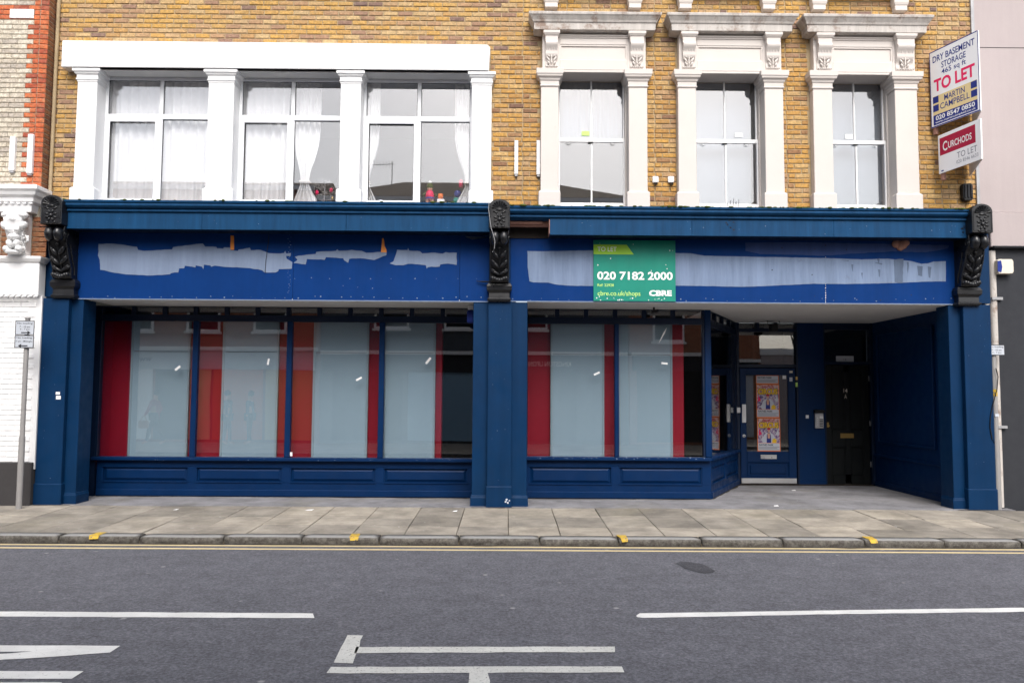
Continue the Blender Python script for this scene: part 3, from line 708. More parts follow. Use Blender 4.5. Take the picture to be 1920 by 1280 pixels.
MB().box(-12, xw+.02, YN+.0, YN+.1, zpl-.1, ze(556)+.03).build('painted_wall', MAT['brick_white'], nb)
wbrick = MB().add(brick_v(-.10875, .10875, -.0335, .0335), BF).mesh('brick', MAT['brick_white'], Vector((0,0,0)))[0]
m_ = MB(); z = zpl+.0; r = 0
while z < ze(560):
    x = xw-.06-(.11 if r % 2 else 0)
    while x > -9.6:
        if x > XV-.1: link('brick', wbrick, nb, (x-.10875, YN-.008, z+.0335))
        else: m_.add(brick_v(x-.2175, x, z, z+.067, .002, face=YN-.01, back=.013), BF)
        x -= .2275
    z += .075; r += 1
tag(m_.build('painted_bricks', MAT['brick_white'], nb), kind='stuff')
MB().box(-12, AX(58,YN-.05,900), YN-.06, YN+.1, ZK-.1, zpl).build('plinth', MAT['plinth_dark'], nb, bev=.01)

# ------------------------------------------------------------------ neighbour on the right: pink render over charcoal
RX0 = AX(1836, -.02, 330)
rn = thing('rendered_building', 'pink rendered house with a charcoal painted ground floor', 'building', (RX0+2, 0, 0))
zl1, zl2 = AZ(398, -.02, 1890), AZ(466, -.02, 1890)
MB().box(RX0, 16, -.02, 6, zl1, ZTOP+.4).build('wall', MAT['pink'], rn)
MB().box(RX0+.12, 16, -.06, .2, zl2+.02, zl1-.012).build('band_course', MAT['pink'], rn, bev=.01)
MB().prof([(-.02,zl2),(-.09,zl2),(-.10,zl2+.02),(-.06,zl2+.035),(.1,zl2+.035)], RX0+.15, 16).build('ledge', MAT['char'], rn)
MB().box(AX(1868,-.0,700)+.03, 16, .0, 6, ZK-.1, zl2-.001).build('shop_wall', MAT['char'], rn)
for k,(py) in enumerate((90,)): MB().box(RX0+.02, 16, -.024, -.018, AZ(py,-.02,1890)-.004, AZ(py,-.02,1890)+.004).build('render_joint', MAT['plinth_dark'], rn)
MB().box(RX0-.05, RX0-.004, -.035, .3, zl1-.3, ZTOP).build('rendered_joint', MAT['galv'], building)
# ------------------------------------------------------------------ shopfronts
YF, YP, YB, YG = -.10, -.18, -.09, .80       # fascia, pilaster centre, pilaster side band, window plane
ZS = AZ(566, YF, 951)                         # soffit / fascia bottom
ZFT = AZ(452, YF, 951)+.14
shopL = thing('shopfront', 'navy shopfront with four tall panes and a scraped signboard, left of the middle pilaster', 'shopfront', (AX(515,YG,900), .3, 0), 'navy shopfronts side by side')
shopR = thing('shopfront', 'navy shopfront with a recessed doorway lobby and grey painted out signboard', 'shopfront', (AX(1390,YG,900), .3, 0), 'navy shopfronts side by side')
def px(p, Y, py): return AX(p, Y, py)
# pilasters
def pilaster(parent, c0, c1, s0, s1, left, right, yb=YG+.02):
    """centre band c0-c1, side bands out to s0 / s1, reveals back to the window plane"""
    pl = link('pilaster', None, parent, ((c0+c1)/2, YP, 0))
    zt = ZS-.002
    c_ = MB(); c_.box(c0, c1, YP, YB+.01, .0, zt); c_.tier(c0, c1, YP, YB, [(0,.012),(.30,.012),(.31,.0)])
    c_.build('shaft', MAT['blue'], pl, bev=.006)
    m_ = MB(); a = s0 if left else c0+.01; b_ = s1 if right else c1-.01
    m_.box(a, b_, YB, yb, .0, zt)
    for on, x0, x1 in ((left, s0, c0), (right, c1, s1)):
        if on:
            m_.tier(x0 if x0 == s0 else x0+.015, x1 if x1 == s1 else x1-.015, YB, yb-.02, [(0,.022),(.13,.022),(.145,.012),(.16,.012),(.17,.0)])
    m_.build('return', MAT['blue'], pl, bev=.005)
    return pl
cL = (px(72,YP,750), px(121,YP,750), None, px(149,YB,750))
pilaster(shopL, cL[0], cL[1], 0, cL[3], False, True, .27)
cM = (px(914,YP,750), px(959,YP,750), px(886,YB,750), px(988,YB,750))
pilaster(shopL, cM[0], cM[1], cM[2], cM[3], True, True)
cR = (px(1811,YP,750), px(1863,YP,750), px(1783,YB,750), None)
plr = pilaster(shopR, cR[0], cR[1], cR[2], 0, True, False, .25)
# fascias
fL0, fL1 = px(131,YF,500), px(917,YF,500); fR0, fR1 = px(957,YF,500), px(1812,YF,500)
zfl0, zfl1 = AZ(563,YF,515), AZ(445,YF,515)+.1
zfr0, zfr1 = AZ(568,YF,1390), AZ(455,YF,1390)+.12
def fascia(parent, x0, x1, z0, z1, joints):
    xs = [x0]+joints+[x1]
    for a, b_ in zip(xs, xs[1:]): MB().box(a+.0015, b_-.0015, YF, YF+.03, z0, z1).build('fascia_board', MAT['blue_fascia'], parent, bev=.002)
    MB().box(x0, x1, YF+.031, YF+.05, z0+.01, z1).build('fascia_backing', MAT['dark_gap'], parent)
    MB().box(x0, x1, YF-.003, YF-.0002, z0-.004, z0+.010).build('fascia_edge', MAT['primer'], parent)
fascia(shopL, fL0, fL1, zfl0, zfl1, [px(550,YF,500), px(862,YF,500)])
fascia(shopR, fR0, fR1, zfr0, zfr1, [px(1547,YF,500)])
def poly(parent, name, pts, Y, mat, t=.003, rough=0):
    q = []
    P_ = [A(x, y, Y) for x, y in pts]
    for i, p in enumerate(P_):
        r_ = P_[(i+1) % len(P_)]; L = math.dist(p, r_); n = max(1, int(L/.05)) if rough else 1
        for k in range(n): q.append((p[0]+(r_[0]-p[0])*k/n+random.uniform(-rough,rough), p[1]+(r_[1]-p[1])*k/n+random.uniform(-rough,rough)))
    return MB().sheet(q, Y-t, Y-.0002).build(name, mat, parent)
z7 = lambda pts: [(150+x/4.683, 340+y/4.683) for x, y in pts]
poly(shopL, 'primer_patch', z7([(165,548),(300,548),(500,575),(510,600),(560,612),(650,605),(810,597),(820,580),(862,570),(1080,545),(1097,572),(1195,575),(1205,590),(1260,590),(1265,578),(1320,580),(1322,605),(1385,610),(1395,600),(1490,583),(1500,605),(1590,602),(1632,620),(1660,632),(1790,632),(1800,610),(1812,632),(1850,632),(1850,655),(1808,655),(1815,680),(1865,710),(1862,765),(1745,770),(1740,790),(1720,800),(1620,800),(1600,780),(1490,762),(1380,757),(1270,752),(1185,740),(1150,752),(1145,742),(1088,730),(1085,770),(1070,750),(1015,740),(1015,755),(920,742),(918,762),(870,765),(865,798),(800,806),(790,818),(620,826),(445,820),(300,802),(215,783),(180,778),(172,690),(160,650)]), YF-.0005, MAT['primer'], rough=.004)
z8 = lambda pts: [(500+x/3.4286, 360+y/3.4286) for x, y in pts]
poly(shopL, 'primer_patch', z8([(180,415),(255,402),(315,398),(320,384),(385,380),(445,380),(455,368),(465,378),(550,373),(610,378),(640,392),(735,385),(772,388),(770,405),(720,425),(690,438),(655,432),(600,425),(530,430),(525,455),(500,440),(490,425),(380,418),(372,435),(260,432),(250,465),(170,455),(200,435)]), YF-.0005, MAT['primer'], rough=.004)
poly(shopL, 'primer_patch', z8([(840,372),(905,372),(910,360),(915,376),(970,380),(985,382),(1000,395),(1060,390),(1130,395),(1150,388),(1222,392),(1222,468),(1165,460),(1115,465),(1112,480),(1035,482),(1030,493),(1022,470),(910,460),(880,470),(830,472),(792,460),(815,445)]), YF-.0005, MAT['primer'], rough=.004)
poly(shopL, 'paint_streak', z7([(1323,475),(1352,478),(1354,600),(1320,602)]), YF-.004, MAT['orange_tape'], .002, .002)
poly(shopL, 'paint_streak', z8([(742,297),(752,297),(758,345),(770,372),(770,388),(735,388),(738,350)]), YF-.004, MAT['orange_tape'], .002, .002)
z6 = lambda pts: [(1000+x/4, 380+y/4) for x, y in pts]
z9 = lambda pts: [(1440+x/4, 380+y/4) for x, y in pts]
poly(shopR, 'primer_patch', z6([(-45,362),(60,365),(440,358),(700,365),(1075,378),(1180,380),(1280,398),(1500,402),(1760,408)])+z9([(420,415),(700,425),(900,420),(1010,430),(1080,440),(1150,458),(1200,455),(1240,442),(1333,440),(1333,590),(1180,592),(1010,600),(850,605),(600,610),(340,608)])+z6([(1660,628),(1560,632),(1300,625),(1070,622),(440,625),(250,622),(160,612),(115,600),(0,598),(-30,590),(-42,480)]), YF-.0005, MAT['primer_dirty'], rough=.002)
# nail heads and chips along the boards
random.seed(3)
def chips(parent, pts, Y, mat, r=(.004,.012), name='paint_chips'):
    m_ = MB()
    for (x, y) in pts:
        X, Z = A(x, y, Y); n = 6; R_ = random.uniform(*r)
        m_.sheet([(X+R_*random.uniform(.6,1.4)*math.cos(2*math.pi*k/n), Z+R_*random.uniform(.5,1.2)*math.sin(2*math.pi*k/n)) for k in range(n)], Y-.002, Y)
    return tag(m_.build(name, mat, parent), kind='stuff')
chips(shopL, [(152+i*24+random.uniform(-9,9), 557+random.uniform(-2,2)) for i in range(32)], YF-.0004, MAT['primer'])
chips(shopL, [(500+x/3.43, 360+y/3.43) for x,y in ((180,557),(288,551),(405,557),(535,557),(668,557),(800,557),(955,557),(1092,557),(1230,557),(1350,557),(492,602),(585,612),(680,618))], YF-.0004, MAT['primer'], (.005,.01))
chips(shopL, [(543+random.uniform(-3,3)-k*.03, 440+k*4+random.uniform(-1,1)) for k in range(28)], YF-.0004, MAT['primer'], (.003,.007))
chips(shopR, [(970+i*27+random.uniform(-12,12), 562+random.uniform(-3,3)) for i in range(31)], YF-.0004, MAT['primer'], (.004,.011))
chips(shopR, [(1548, 482+k*3.2) for k in range(28)], YF-.0004, MAT['print_white'], (.003,.008))
chips(shopR, [(1440+x/4,380+y/4) for x,y in ((105,340),(290,318),(350,348),(588,352),(430,320),(330,540),(350,700),(1075,692),(30,505),(845,730))], YF-.005, MAT['print_black'], (.005,.012), 'bolt_holes')
# cornices
def cornice(parent, x0, x1, dz, b0=None):
    Y0 = -.45; z = lambda py: AZ(py+dz, Y0-(.08 if py < 401.5 else 0), 951)
    b0 = x0 if b0 is None else b0
    cn = link('cornice', None, parent, ((x0+x1)/2, -.3, z(410)))
    MB().prof([(YF+.02,z(401)),(Y0+.06,z(401)),(Y0+.02,z(399.5)),(Y0-.02,z(398)),(Y0-.03,z(397)),(Y0-.03,z(394.5)),(Y0-.015,z(393.5)),(Y0-.015,z(392)),(Y0-.05,z(391)),(Y0-.075,z(388)),(Y0-.078,z(386)),(Y0-.07,z(383.5)),(Y0-.06,z(382.5)),(Y0-.085,z(382)),(Y0-.09,z(378.5)),(Y0-.06,z(377)),(.05,z(374)),(.05,z(401))], x0, x1).build('crown_moulding', MAT['blue_cornice'], cn)
    # board in lengths, sagging a touch
    n = 3; xs = [b0+(x1-b0)*k/n for k in range(n+1)]
    for a, b_ in zip(xs, xs[1:]):
        MB().box(a+.001, b_-.001, Y0, Y0+.03, z(432), z(401.5)).build('cornice_board', MAT['blue_cornice'], cn, bev=.003)
    MB().box(b0, x1, Y0+.031, YF+.03, z(430), z(427)).build('cornice_soffit', MAT['frame_dark'], cn)
    return cn
cn_l = (px(108,-.45,405), px(919,-.45,405)); cn_r = (px(955,-.45,412), px(1828,-.45,412))
cornice(shopL, *cn_l, 2.8)
crn = cornice(shopR, *cn_r, 7.5, px(1031,-.45,420))
xb = px(1031,-.45,420)
m_ = MB(); m_.box(cn_r[0], xb+.05, -.32, -.22, AZ(424,-.32,990), AZ(412,-.32,990)); m_.box(cn_r[0], xb-.1, -.36, -.32, AZ(420,-.36,990), AZ(414,-.36,990))
m_.build('broken_batten', MAT['wood_raw'], crn, bev=.012)
MB().box(cn_r[0], xb, YF-.02, YF+.02, AZ(447,YF,990), AZ(408,YF,990)).build('cavity', MAT['dark_gap'], crn)
MB().box(xb-.012, xb-.001, -.45, -.2, AZ(438,-.45,1031), AZ(411,-.45,1031)).build('split_end', MAT['wood_raw'], crn, bev=.003)
m_ = MB(); X_, Z_ = A(1689,457,YF-.03)
for (dx,dz_,r_) in ((-.06,.0,.07),(.03,-.01,.08),(.08,.02,.06),(0,-.05,.06)): m_.ell((X_+dx,YF-.02,Z_+dz_), r_, .035, r_*.9, .2, 9, 6)
m_.build('decayed_timber', MAT['wood_raw'], shopR)
X_, Z_ = A(888,446,YF-.03); m_ = MB(); m_.add([(X_-.13,YF-.01,Z_+.03),(X_+.2,YF-.01,Z_+.02),(X_+.2,YF-.06,Z_-.0),(X_-.02,YF-.05,Z_-.03),(X_-.1,YF-.03,Z_+.0)], [(0,1,2,3,4)]); m_.build('peeling_flap', MAT['primer'], shopL)
# soffits
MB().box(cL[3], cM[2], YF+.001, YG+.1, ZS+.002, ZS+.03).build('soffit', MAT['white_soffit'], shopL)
# corbels
def corbel(parent, xc, pyb, pxc):
    z0 = AZ(pyb, -.25, pxc); H = 1.43; w2 = .150
    cb = link('corbel', None, parent, (xc, -.3, z0))
    MB().tier(xc-w2, xc+w2, -.22, -.05, [(z0,-.0),(z0+.02,.022),(z0+.045,.024),(z0+.055,.004),(z0+.13,.0),(z0+.15,.012),(z0+.17,.032),(z0+.235,.036),(z0+.25,.022),(z0+.27,.02),(z0+.28,.0)]).build('base_moulding', MAT['black'], cb, bev=.003)
    prof_y = lambda t: -.27 - .24*(t**1.7) + .03*math.cos(t*2*math.pi) - .035*math.exp(-((t-.05)/.06)**2) - (.045*math.sin((t-.74)/.26*math.pi) if t > .74 else 0)
    zb = z0+.282; h = .72; pts = [(-.05, zb)]
    for i in range(25):
        t = i/24
        y = prof_y(t)
        pts.append((y, zb+h*t))
    pts.append((-.05, zb+h))
    wl = w2-.018
    MB().prof(pts, xc-wl, xc+wl, False).build('scroll', MAT['black'], cb)
    # side volutes
    m_ = MB()
    for s in (-1, 1):
        xs = xc+s*wl
        m_.tube([(xs,-.45+.07*math.cos(a)*(1-a/14),zb+h-.12+.07*math.sin(a)*(1-a/14)) for a in [k*.5 for k in range(24)]], .013, 6)
        m_.tube([(xs,prof_y(t)+.09,zb+h*t) for t in (.68,.5,.35,.2,.08)], .014, 6)
        m_.tube([(xs-s*.005,prof_y(t)-.004,zb+h*t) for t in [k/12 for k in range(13)]], .014, 6)
    
    m_.build('volute', MAT['black'], cb)
    # acanthus leaves on the front
    m_ = MB()
    for s in (-1, 1): m_.ell((xc+s*.062,-.51,zb+h-.11), .07,.095,.108, 0, 14, 9)
    for (t, dx, r_, ro) in ((.53,.055,.075,.6),(.35,.064,.085,.75),(.19,.062,.085,1.0)):
        y = prof_y(t)
        for s in (-1, 1): (m_.ell((xc+s*dx,y-.016,zb+h*t), .034, .045, r_, -s*ro, 9, 6), m_.ell((xc+s*(dx+.02),y-.04,zb+h*t+.03), .016, .03, r_*.55, -s*ro, 8, 5))
    m_.tube([(xc,prof_y(t)-.008,zb+h*t) for t in (.66,.5,.35,.2)], [.010,.013,.015,.018], 6)
    for k in range(7): m_.ell((xc-.1+.2*k/6,-.325,zb+.035+.015*math.cos(k*math.pi/3)), .03, .03, .035, 0, 8, 5)
    m_.ell((xc,prof_y(.66)-.015,zb+h*.66), .028,.03,.028)
    m_.build('carved_leaves', MAT['black'], cb)
    # top block with round head, shell and rosette
    zt = zb+h+.008; zc = z0+H-w2*.72; bl = [(xc-w2,zt),(xc+w2,zt)]
    bl += [(xc+w2*math.cos(a), zc+w2*.72*math.sin(a)) for a in [math.pi*k/12 for k in range(13)]]
    MB().sheet(bl, -.62, .02).build('head_block', MAT['black'], cb, bev=.008)
    m_ = MB()
    for k in range(9):
        a = math.pi*(.06+.88*k/8); r0, r1 = .03, .112
        m_.tube([(xc+r0*math.cos(a),-.618,zc-.035+r0*math.sin(a)),(xc+r1*math.cos(a),-.632,zc-.035+r1*math.sin(a))], [.006,.016], 6)
    m_.ell((xc,-.622,zc-.05), .05,.02,.016); m_.ell((xc-.07,-.622,zc-.07), .03,.016,.012,.5); m_.ell((xc+.07,-.622,zc-.07), .03,.016,.012,-.5)
    zr_ = zt+.125
    m_.ell((xc,-.624,zr_), .03,.022,.03)
    for k in range(8):
        a = math.pi*k/4+.39; m_.ell((xc+.062*math.cos(a),-.622,zr_+.062*math.sin(a)), .015,.016,.03, a-math.pi/2, 8, 5)
    for s in (-1,1):
        for zz in (-.10,.10): m_.ell((xc+s*.05,-.622,zr_+zz), .03,.014,.014, s*.5, 8, 5)
        m_.tube([(xc+s*(w2-.022),-.621,zt+.03),(xc+s*(w2-.022),-.621,zc)], .006, 6)
    m_.tube([(xc-w2+.022,-.621,zt+.03),(xc+w2-.022,-.621,zt+.03)], .006, 6)
    m_.build('shell_carving', MAT['black'], cb)
    return cb
for a_, b_, sh in ((66,133,shopL),(905,968,shopL),(1806,1852,shopR)):
    MB().box(px(a_,-.05,500), px(b_,-.05,500), YF+.012 if a_ != 66 else YF+.03, YF+.35, ZS+.031, ZFT+.3).build('corbel_backing', MAT['blue'], sh)
cbl = corbel(shopL, px(96,-.6,420), 558, 104)
cbm = corbel(shopL, px(936.5,-.6,420), 565, 936)
cbr = corbel(shopR, px(1841,-.6,420), 573, 1835)
# moss along the cornice tops
random.seed(17); m_ = MB()
for k in range(420):
    right = random.random() < .72
    x = random.uniform(*(cn_r if right else cn_l)); Y_ = random.uniform(-.55,-.47)
    if not right and random.random() < .5: continue
    zt_ = AZ(378+(7.5 if right else 2.8), -.53, 951)+.003
    cl = mnoise.noise(Vector((x*1.7, 3, 0)))
    if cl < -.1 and random.random() < .8: continue
    r_ = random.uniform(.008,.026); m_.ell((x, Y_, zt_), r_*random.uniform(1,2.4), r_, r_*.7, 0, 6, 4)
m_.build('moss', MAT['moss'], None, label='green moss growing along the top of the blue shop cornices', kind='stuff')

# ---- shop windows
ZSILL = AZ(858, YG-.06, 530)
def riser(parent, p0, p1, zt, panels, off=0):
    """panelled stall riser along plan line p0-p1 (front face), height to zt; panels as fractions of its length"""
    p0, p1 = Vector(p0), Vector(p1); d = (p1-p0); L = d.length; d.normalize()
    P = lambda s: p0+d*s
    MB().obox(p0, p1, .06, .0, zt, -.035).build('riser_backing', MAT['blue_riser'], parent)
    r0, r1 = .225, zt-.09
    fr = MB(); fr.obox(p0, p1, .0345, .03, r0, 0); fr.obox(p0, p1, .0345, r1, zt, 0); s = 0
    for a, b_ in panels:
        fr.obox(P(s), P(a), .0345, r0, r1, 0); s = b_
    fr.obox(P(s), P(L), .0345, r0, r1, 0)
    fr.build('riser_frame', MAT['blue_riser'], parent, bev=.004)
    MB().obox(p0, p1, .05, .008, .12, .022).build('plinth', MAT['blue_riser'], parent, bev=.014)
    n = Vector((d.y, -d.x))
    for a, b_ in panels:
        m_ = MB(); e, f = .035, .03
        o0, o1 = P(a)-n*.034, P(b_)-n*.034; i0, i1 = P(a+e+f)-n*.008, P(b_-e-f)-n*.008; k0, k1 = P(a+e)-n*.026, P(b_-e)-n*.026
        def q(u, v, za, zb_): return [(u.x,u.y,za),(v.x,v.y,za),(v.x,v.y,zb_),(u.x,u.y,zb_)]
        m_.add(q(o0,o1,r0,r1)+q(k0,k1,r0+e,r1-e)+q(i0,i1,r0+e+f,r1-e-f), [(0,1,5,4),(1,2,6,5),(2,3,7,6),(3,0,4,7),(4,5,9,8),(5,6,10,9),(6,7,11,10),(7,4,8,11),(8,9,10,11)])
        m_.obox(P(a), P(b_), .04, r1-.016, r1, .01); m_.obox(P(a), P(b_), .046, r0, r0+.018, .014); m_.obox(P(a), P(a+.014), .028, r0+.016, r1-.014, -.006); m_.obox(P(b_-.014), P(b_), .028, r0+.016, r1-.014, -.006)
        m_.build('panel', MAT['blue_riser'], parent)
ZT0, ZT1 = AZ(606,YG,951), AZ(594,YG,951)      # transom bar
ZH0, ZH1 = AZ(579.5,YG,951), ZS+.0             # head
def glazing(parent, x0, x1, mulls, lights, zsill):
    """fixed shop glazing in the plane YG between x0 and x1"""
    f = MB(); f.box(x0, x0+.035, YG, YG+.09, zsill, ZH1); f.box(x1-.035, x1, YG, YG+.09, zsill, ZH1); f.box(x0+.035, x1-.035, YG, YG+.09, ZH0, ZH1)
    f.build('window_frame', MAT['frame_dark'], parent, bev=.005)
    MB().box(x0+.035, x1-.035, YG-.004, YG+.086, ZT0, ZT1).build('transom', MAT['frame_dark'], parent, bev=.005)
    xs = [x0+.035]
    for m_x, w_ in mulls:
        MB().box(m_x-w_/2, m_x+w_/2, YG-.012, YG+.08, zsill, ZT0).build('mullion', MAT['blue_riser'], parent, bev=.008)
        xs += [m_x-w_/2, m_x+w_/2]
    xs.append(x1-.035)
    for a, b_ in zip(xs[::2], xs[1::2]): MB().box(a, b_, YG+.03, YG+.038, zsill, ZT0).build('pane', MAT['glass_shop'], parent)
    n = lights; s = (x1-x0-.07)/n
    for k in range(n):
        a = x0+.035+s*k
        if k: MB().box(a-.035, a+.035, YG-.002, YG+.08, ZT1, ZH0).build('glazing_bar', MAT['frame_dark'], parent, bev=.004)
        MB().box(a+(.035 if k else 0), a+s-(.035 if k < n-1 else 0), YG+.03, YG+.036, ZT1, ZH0).build('top_light', MAT['glass_shop'], parent)
def sill(parent, pts, z):
    m_ = MB(); 
    for p, q in zip(pts, pts[1:]): m_.obox(p, q, .17, z-.055, z, .06)
    m_.build('window_sill', MAT['blue_riser'], parent, bev=.008)
wl0, wl1 = px(182,YG,740), cM[2]-.0
zL = AZ(858, YG-.06, 530)
gx = [px(p, YG, 740) for p in (363.5, 540.5, 714.5)]
MB().box(wl0-.5, wl0-.07, .271, YG+.1, 0, ZS).build('return_wall', MAT['blue'], shopL)
MB().box(wl0-.069, wl0, YG, YG+.1, 0, ZS).build('jamb', MAT['frame_dark'], shopL)
glazing(shopL, wl0, wl1, [(gx[0],.088),(gx[1],.088),(gx[2],.088)], 12, zL)
sill(shopL, [(wl0-.03,YG),(wl1-.001,YG)], zL)
rp = [(px(a,YG,900)-px(179,YG,900), px(b_,YG,900)-px(179,YG,900)) for a, b_ in ((190,351),(366,528),(543,704),(719,877))]
riser(shopL, (px(179,YG,900),YG+.02), (wl1,YG+.02), zL-.056, rp)
# right shop with canted lobby
PC = Vector((px(1329,YG,740), YG)); PD = Vector((px(1383,2.9,760), 2.9)); XLW = px(1638,2.9,760); YD = 2.9
wr0 = cM[3]; zR = AZ(857, YG-.06, 1160)
glazing(shopR, wr0, PC.x-.06, [(px(1156.5,YG,740),.07)], 6, zR)
MB().box(PC.x-.0595, PC.x+.045, YG-.01, YG+.1, zR, ZS).build('corner_post', MAT['blue_riser'], shopR, bev=.01)
dC = (PD-PC).normalized(); nC = Vector((dC.y, -dC.x)); 
sill(shopR, [(wr0+.001,YG),(PC.x+.02,YG)], zR)
MB().obox(PC+dC*.02, PD, .15, zR-.056, zR-.001, .05).build('window_sill', MAT['blue_riser'], shopR, bev=.008)
LR = PC.x+.03-wr0
pr = [(px(a,YG,900)-px(990,YG,900), px(b_,YG,900)-px(990,YG,900)) for a, b_ in ((998,1153),(1167,1323))]
riser(shopR, (wr0,YG+.02), (PC.x+.03,YG+.02), zR-.056, pr)
LC = (PD-PC).length
riser(shopR, PC+Vector((.03,.03)), PD, zR-.057, [(.12, LC*.47), (LC*.53, LC-.12)])
MB().obox(PC+dC*.06, PC+dC*(LC-.1), .008, zR, ZT0, -.03).build('pane', MAT['glass_shop'], shopR)
MB().obox(PC+dC*.06, PC+dC*(LC-.1), .006, ZT1, ZH0, -.03).build('top_light', MAT['glass_shop'], shopR)
m_ = MB(); m_.obox(PC+dC*.05, PD, .09, ZH0, ZS, 0); m_.obox(PC+dC*(LC-.1), PD, .09, zR, ZH0, 0); m_.build('window_frame', MAT['frame_dark'], shopR, bev=.005)
MB().obox(PC+dC*.05, PC+dC*(LC-.1), .09, ZT0, ZT1, .004).build('transom', MAT['frame_dark'], shopR, bev=.005)
for k in range(1, 4): MB().obox(PC+dC*(LC*k/4-.03), PC+dC*(LC*k/4+.03), .08, ZT1+.001, ZH0-.001, .002).build('glazing_bar', MAT['frame_dark'], shopR)
# lobby back wall
xd = [px(p, YD, 760) for p in (1388,1492,1497,1549,1631)]
zd = lambda py: AZ(py, YD, 1440)
m_ = MB(); m_.box(PD.x-.12, xd[0]-.012, YD-.02, YD+.12, 0, ZS); m_.box(xd[1]+.012, xd[2], YD-.02, YD+.12, 0, ZS); m_.box(xd[0]-.012, xd[1]+.012, YD-.02, YD+.1, zd(689), zd(683)); m_.box(xd[0]-.012, xd[1]+.012, YD-.02, YD+.1, zd(622), zd(616)); m_.box(xd[0]-.012, xd[1]+.012, YD-.02, YD+.1, zd(602), ZS)
m_.build('door_frame', MAT['frame_dark'], shopR, bev=.006)
MB().box(xd[0]-.01, xd[1]+.01, YD+.04, YD+.046, zd(683), zd(622)).build('fanlight', MAT['glass_shop'], shopR)
MB().box(xd[0]-.01, xd[1]+.01, YD+.04, YD+.046, zd(616), zd(602)).build('top_light', MAT['glass_shop'], shopR)
for f in (.33, .66): MB().box(xd[0]+(xd[1]-xd[0])*f-.03, xd[0]+(xd[1]-xd[0])*f+.03, YD-.01, YD+.09, zd(616)+.001, zd(602)-.001).build('glazing_bar', MAT['frame_dark'], shopR)
MB().box(xd[2], xd[3]-.03, YD-.0, YD+.1, 0, ZS).build('lobby_wall', MAT['blue_riser'], shopR)
MB().box(xd[2], xd[3]-.03, YD-.015, YD-.001, 0.007, .1).build('skirting', MAT['blue_riser'], shopR)
# glazed shop door
dr = link('shop_door', None, shopR, ((xd[0]+xd[1])/2, YD, 0))
a, b_ = xd[0], xd[1]; zg0, zg1 = zd(846), zd(703); st = .135; zb = .035
ga, gb = px(1399.5,YD,770), px(1478,YD,770)
m_ = MB(); m_.box(a, ga, YD, YD+.05, zb, zd(690)); m_.box(gb, b_, YD, YD+.05, zb, zd(690)); m_.box(ga, gb, YD, YD+.05, zg1, zd(690)); 
p0, p1 = zd(893), zd(866)
m_.box(ga, gb, YD, YD+.05, p1, zg0); m_.box(ga, gb, YD, YD+.05, zb, p0); m_.box(ga, gb, YD+.02, YD+.05, p0, p1)
m_.build('door_leaf', MAT['blue_riser'], dr, bev=.006)
m_ = MB(); m_.tier(ga+.06, gb-.06, YD+.004, YD+.0199, [(p0+.05,.0),(p1-.05,.0)]); e = .02
for q in ((ga,ga+e,p0,p1),(gb-e,gb,p0,p1),(ga+e,gb-e,p1-e,p1),(ga+e,gb-e,p0,p0+e)): m_.box(q[0],q[1],YD+.006,YD+.0199,q[2],q[3])
m_.build('panel', MAT['blue_riser'], dr, bev=.008)
MB().box(ga, gb, YD+.02, YD+.026, zg0, zg1).build('pane', MAT['glass_shop'], dr)
MB().box(px(1426,YD,855), px(1456,YD,855), YD-.012, YD-.0005, zd(860), zd(852)).build('letterbox', MAT['steel'], dr, bev=.003)
MB().box(a+.005, b_-.005, YD-.006, YD-.0005, .04, zd(896)).build('kick_plate', MAT['steel'], dr, bev=.002)
MB().box(px(1391,YD,775), px(1398.5,YD,775), YD-.02, YD-.0005, zd(792), zd(758)).build('push_plate', MAT['plastic_white'], dr, bev=.004)
MB().lathe((0,0,0), [(0,.0),(.026,.0),(.026,.012),(.012,.014),(0,.014)], 16)
c = Vector((px(1395,YD,817), YD-.008, zd(817))); m_ = MB(); m_.tube([c, c+Vector((0,.0075,0))], .027, 16); m_.build('lock', MAT['steel'], dr)
MB().box(c.x-.006, c.x+.006, YD-.012, YD-.0081, c.z-.015, c.z+.006).build('keyhole', MAT['plastic_black'], dr)
MB().box(px(1382,YD,768)-.03, px(1382,YD,768)+.05, YD-.05, YD-.0205, zd(774), zd(764)).build('latch_box', MAT['steel'], dr, bev=.004)
MB().box(PD.x-.05, xd[4]+.08, YD-.03, YD+.2, .007, .03).build('threshold', MAT['dark_gap'], shopR)
# black house door
d2 = link('house_door', None, shopR, ((xd[3]+xd[4])/2, YD, 0)); a, b_ = xd[3], xd[4]
zz = lambda py: AZ(py, YD, 1590); zt = zz(684)
mx = (a+b_)/2; st = .115; rails = [(.03,.20),(zz(838),zz(805)),(zt-.12,zt)]
m_ = MB(); Y2 = YD+.03
m_.box(a, a+st, Y2, Y2+.045, .03, zt); m_.box(b_-st, b_, Y2, Y2+.045, .03, zt); m_.box(mx-.05, mx+.05, Y2, Y2+.045, .2, zt-.12)
for z0_, z1_ in rails: m_.box(a+st, mx-.05, Y2, Y2+.045, z0_, z1_); m_.box(mx+.05, b_-st, Y2, Y2+.045, z0_, z1_)
m_.build('door_leaf', MAT['door_black'], d2, bev=.008)
for (u, v) in ((a+st, mx-.05), (mx+.05, b_-st)):
    for z0_, z1_ in ((.2, zz(838)), (zz(805), zt-.12)):
        q = MB(); q.box(u, v, Y2+.025, Y2+.045, z0_, z1_); e = .016
        for r_ in ((u,u+e,z0_,z1_),(v-e,v,z0_,z1_),(u+e,v-e,z1_-e,z1_),(u+e,v-e,z0_,z0_+e)): q.box(r_[0],r_[1],Y2+.006,Y2+.0249,r_[2],r_[3])
        q.build('panel', MAT['door_black'], d2, bev=.004)
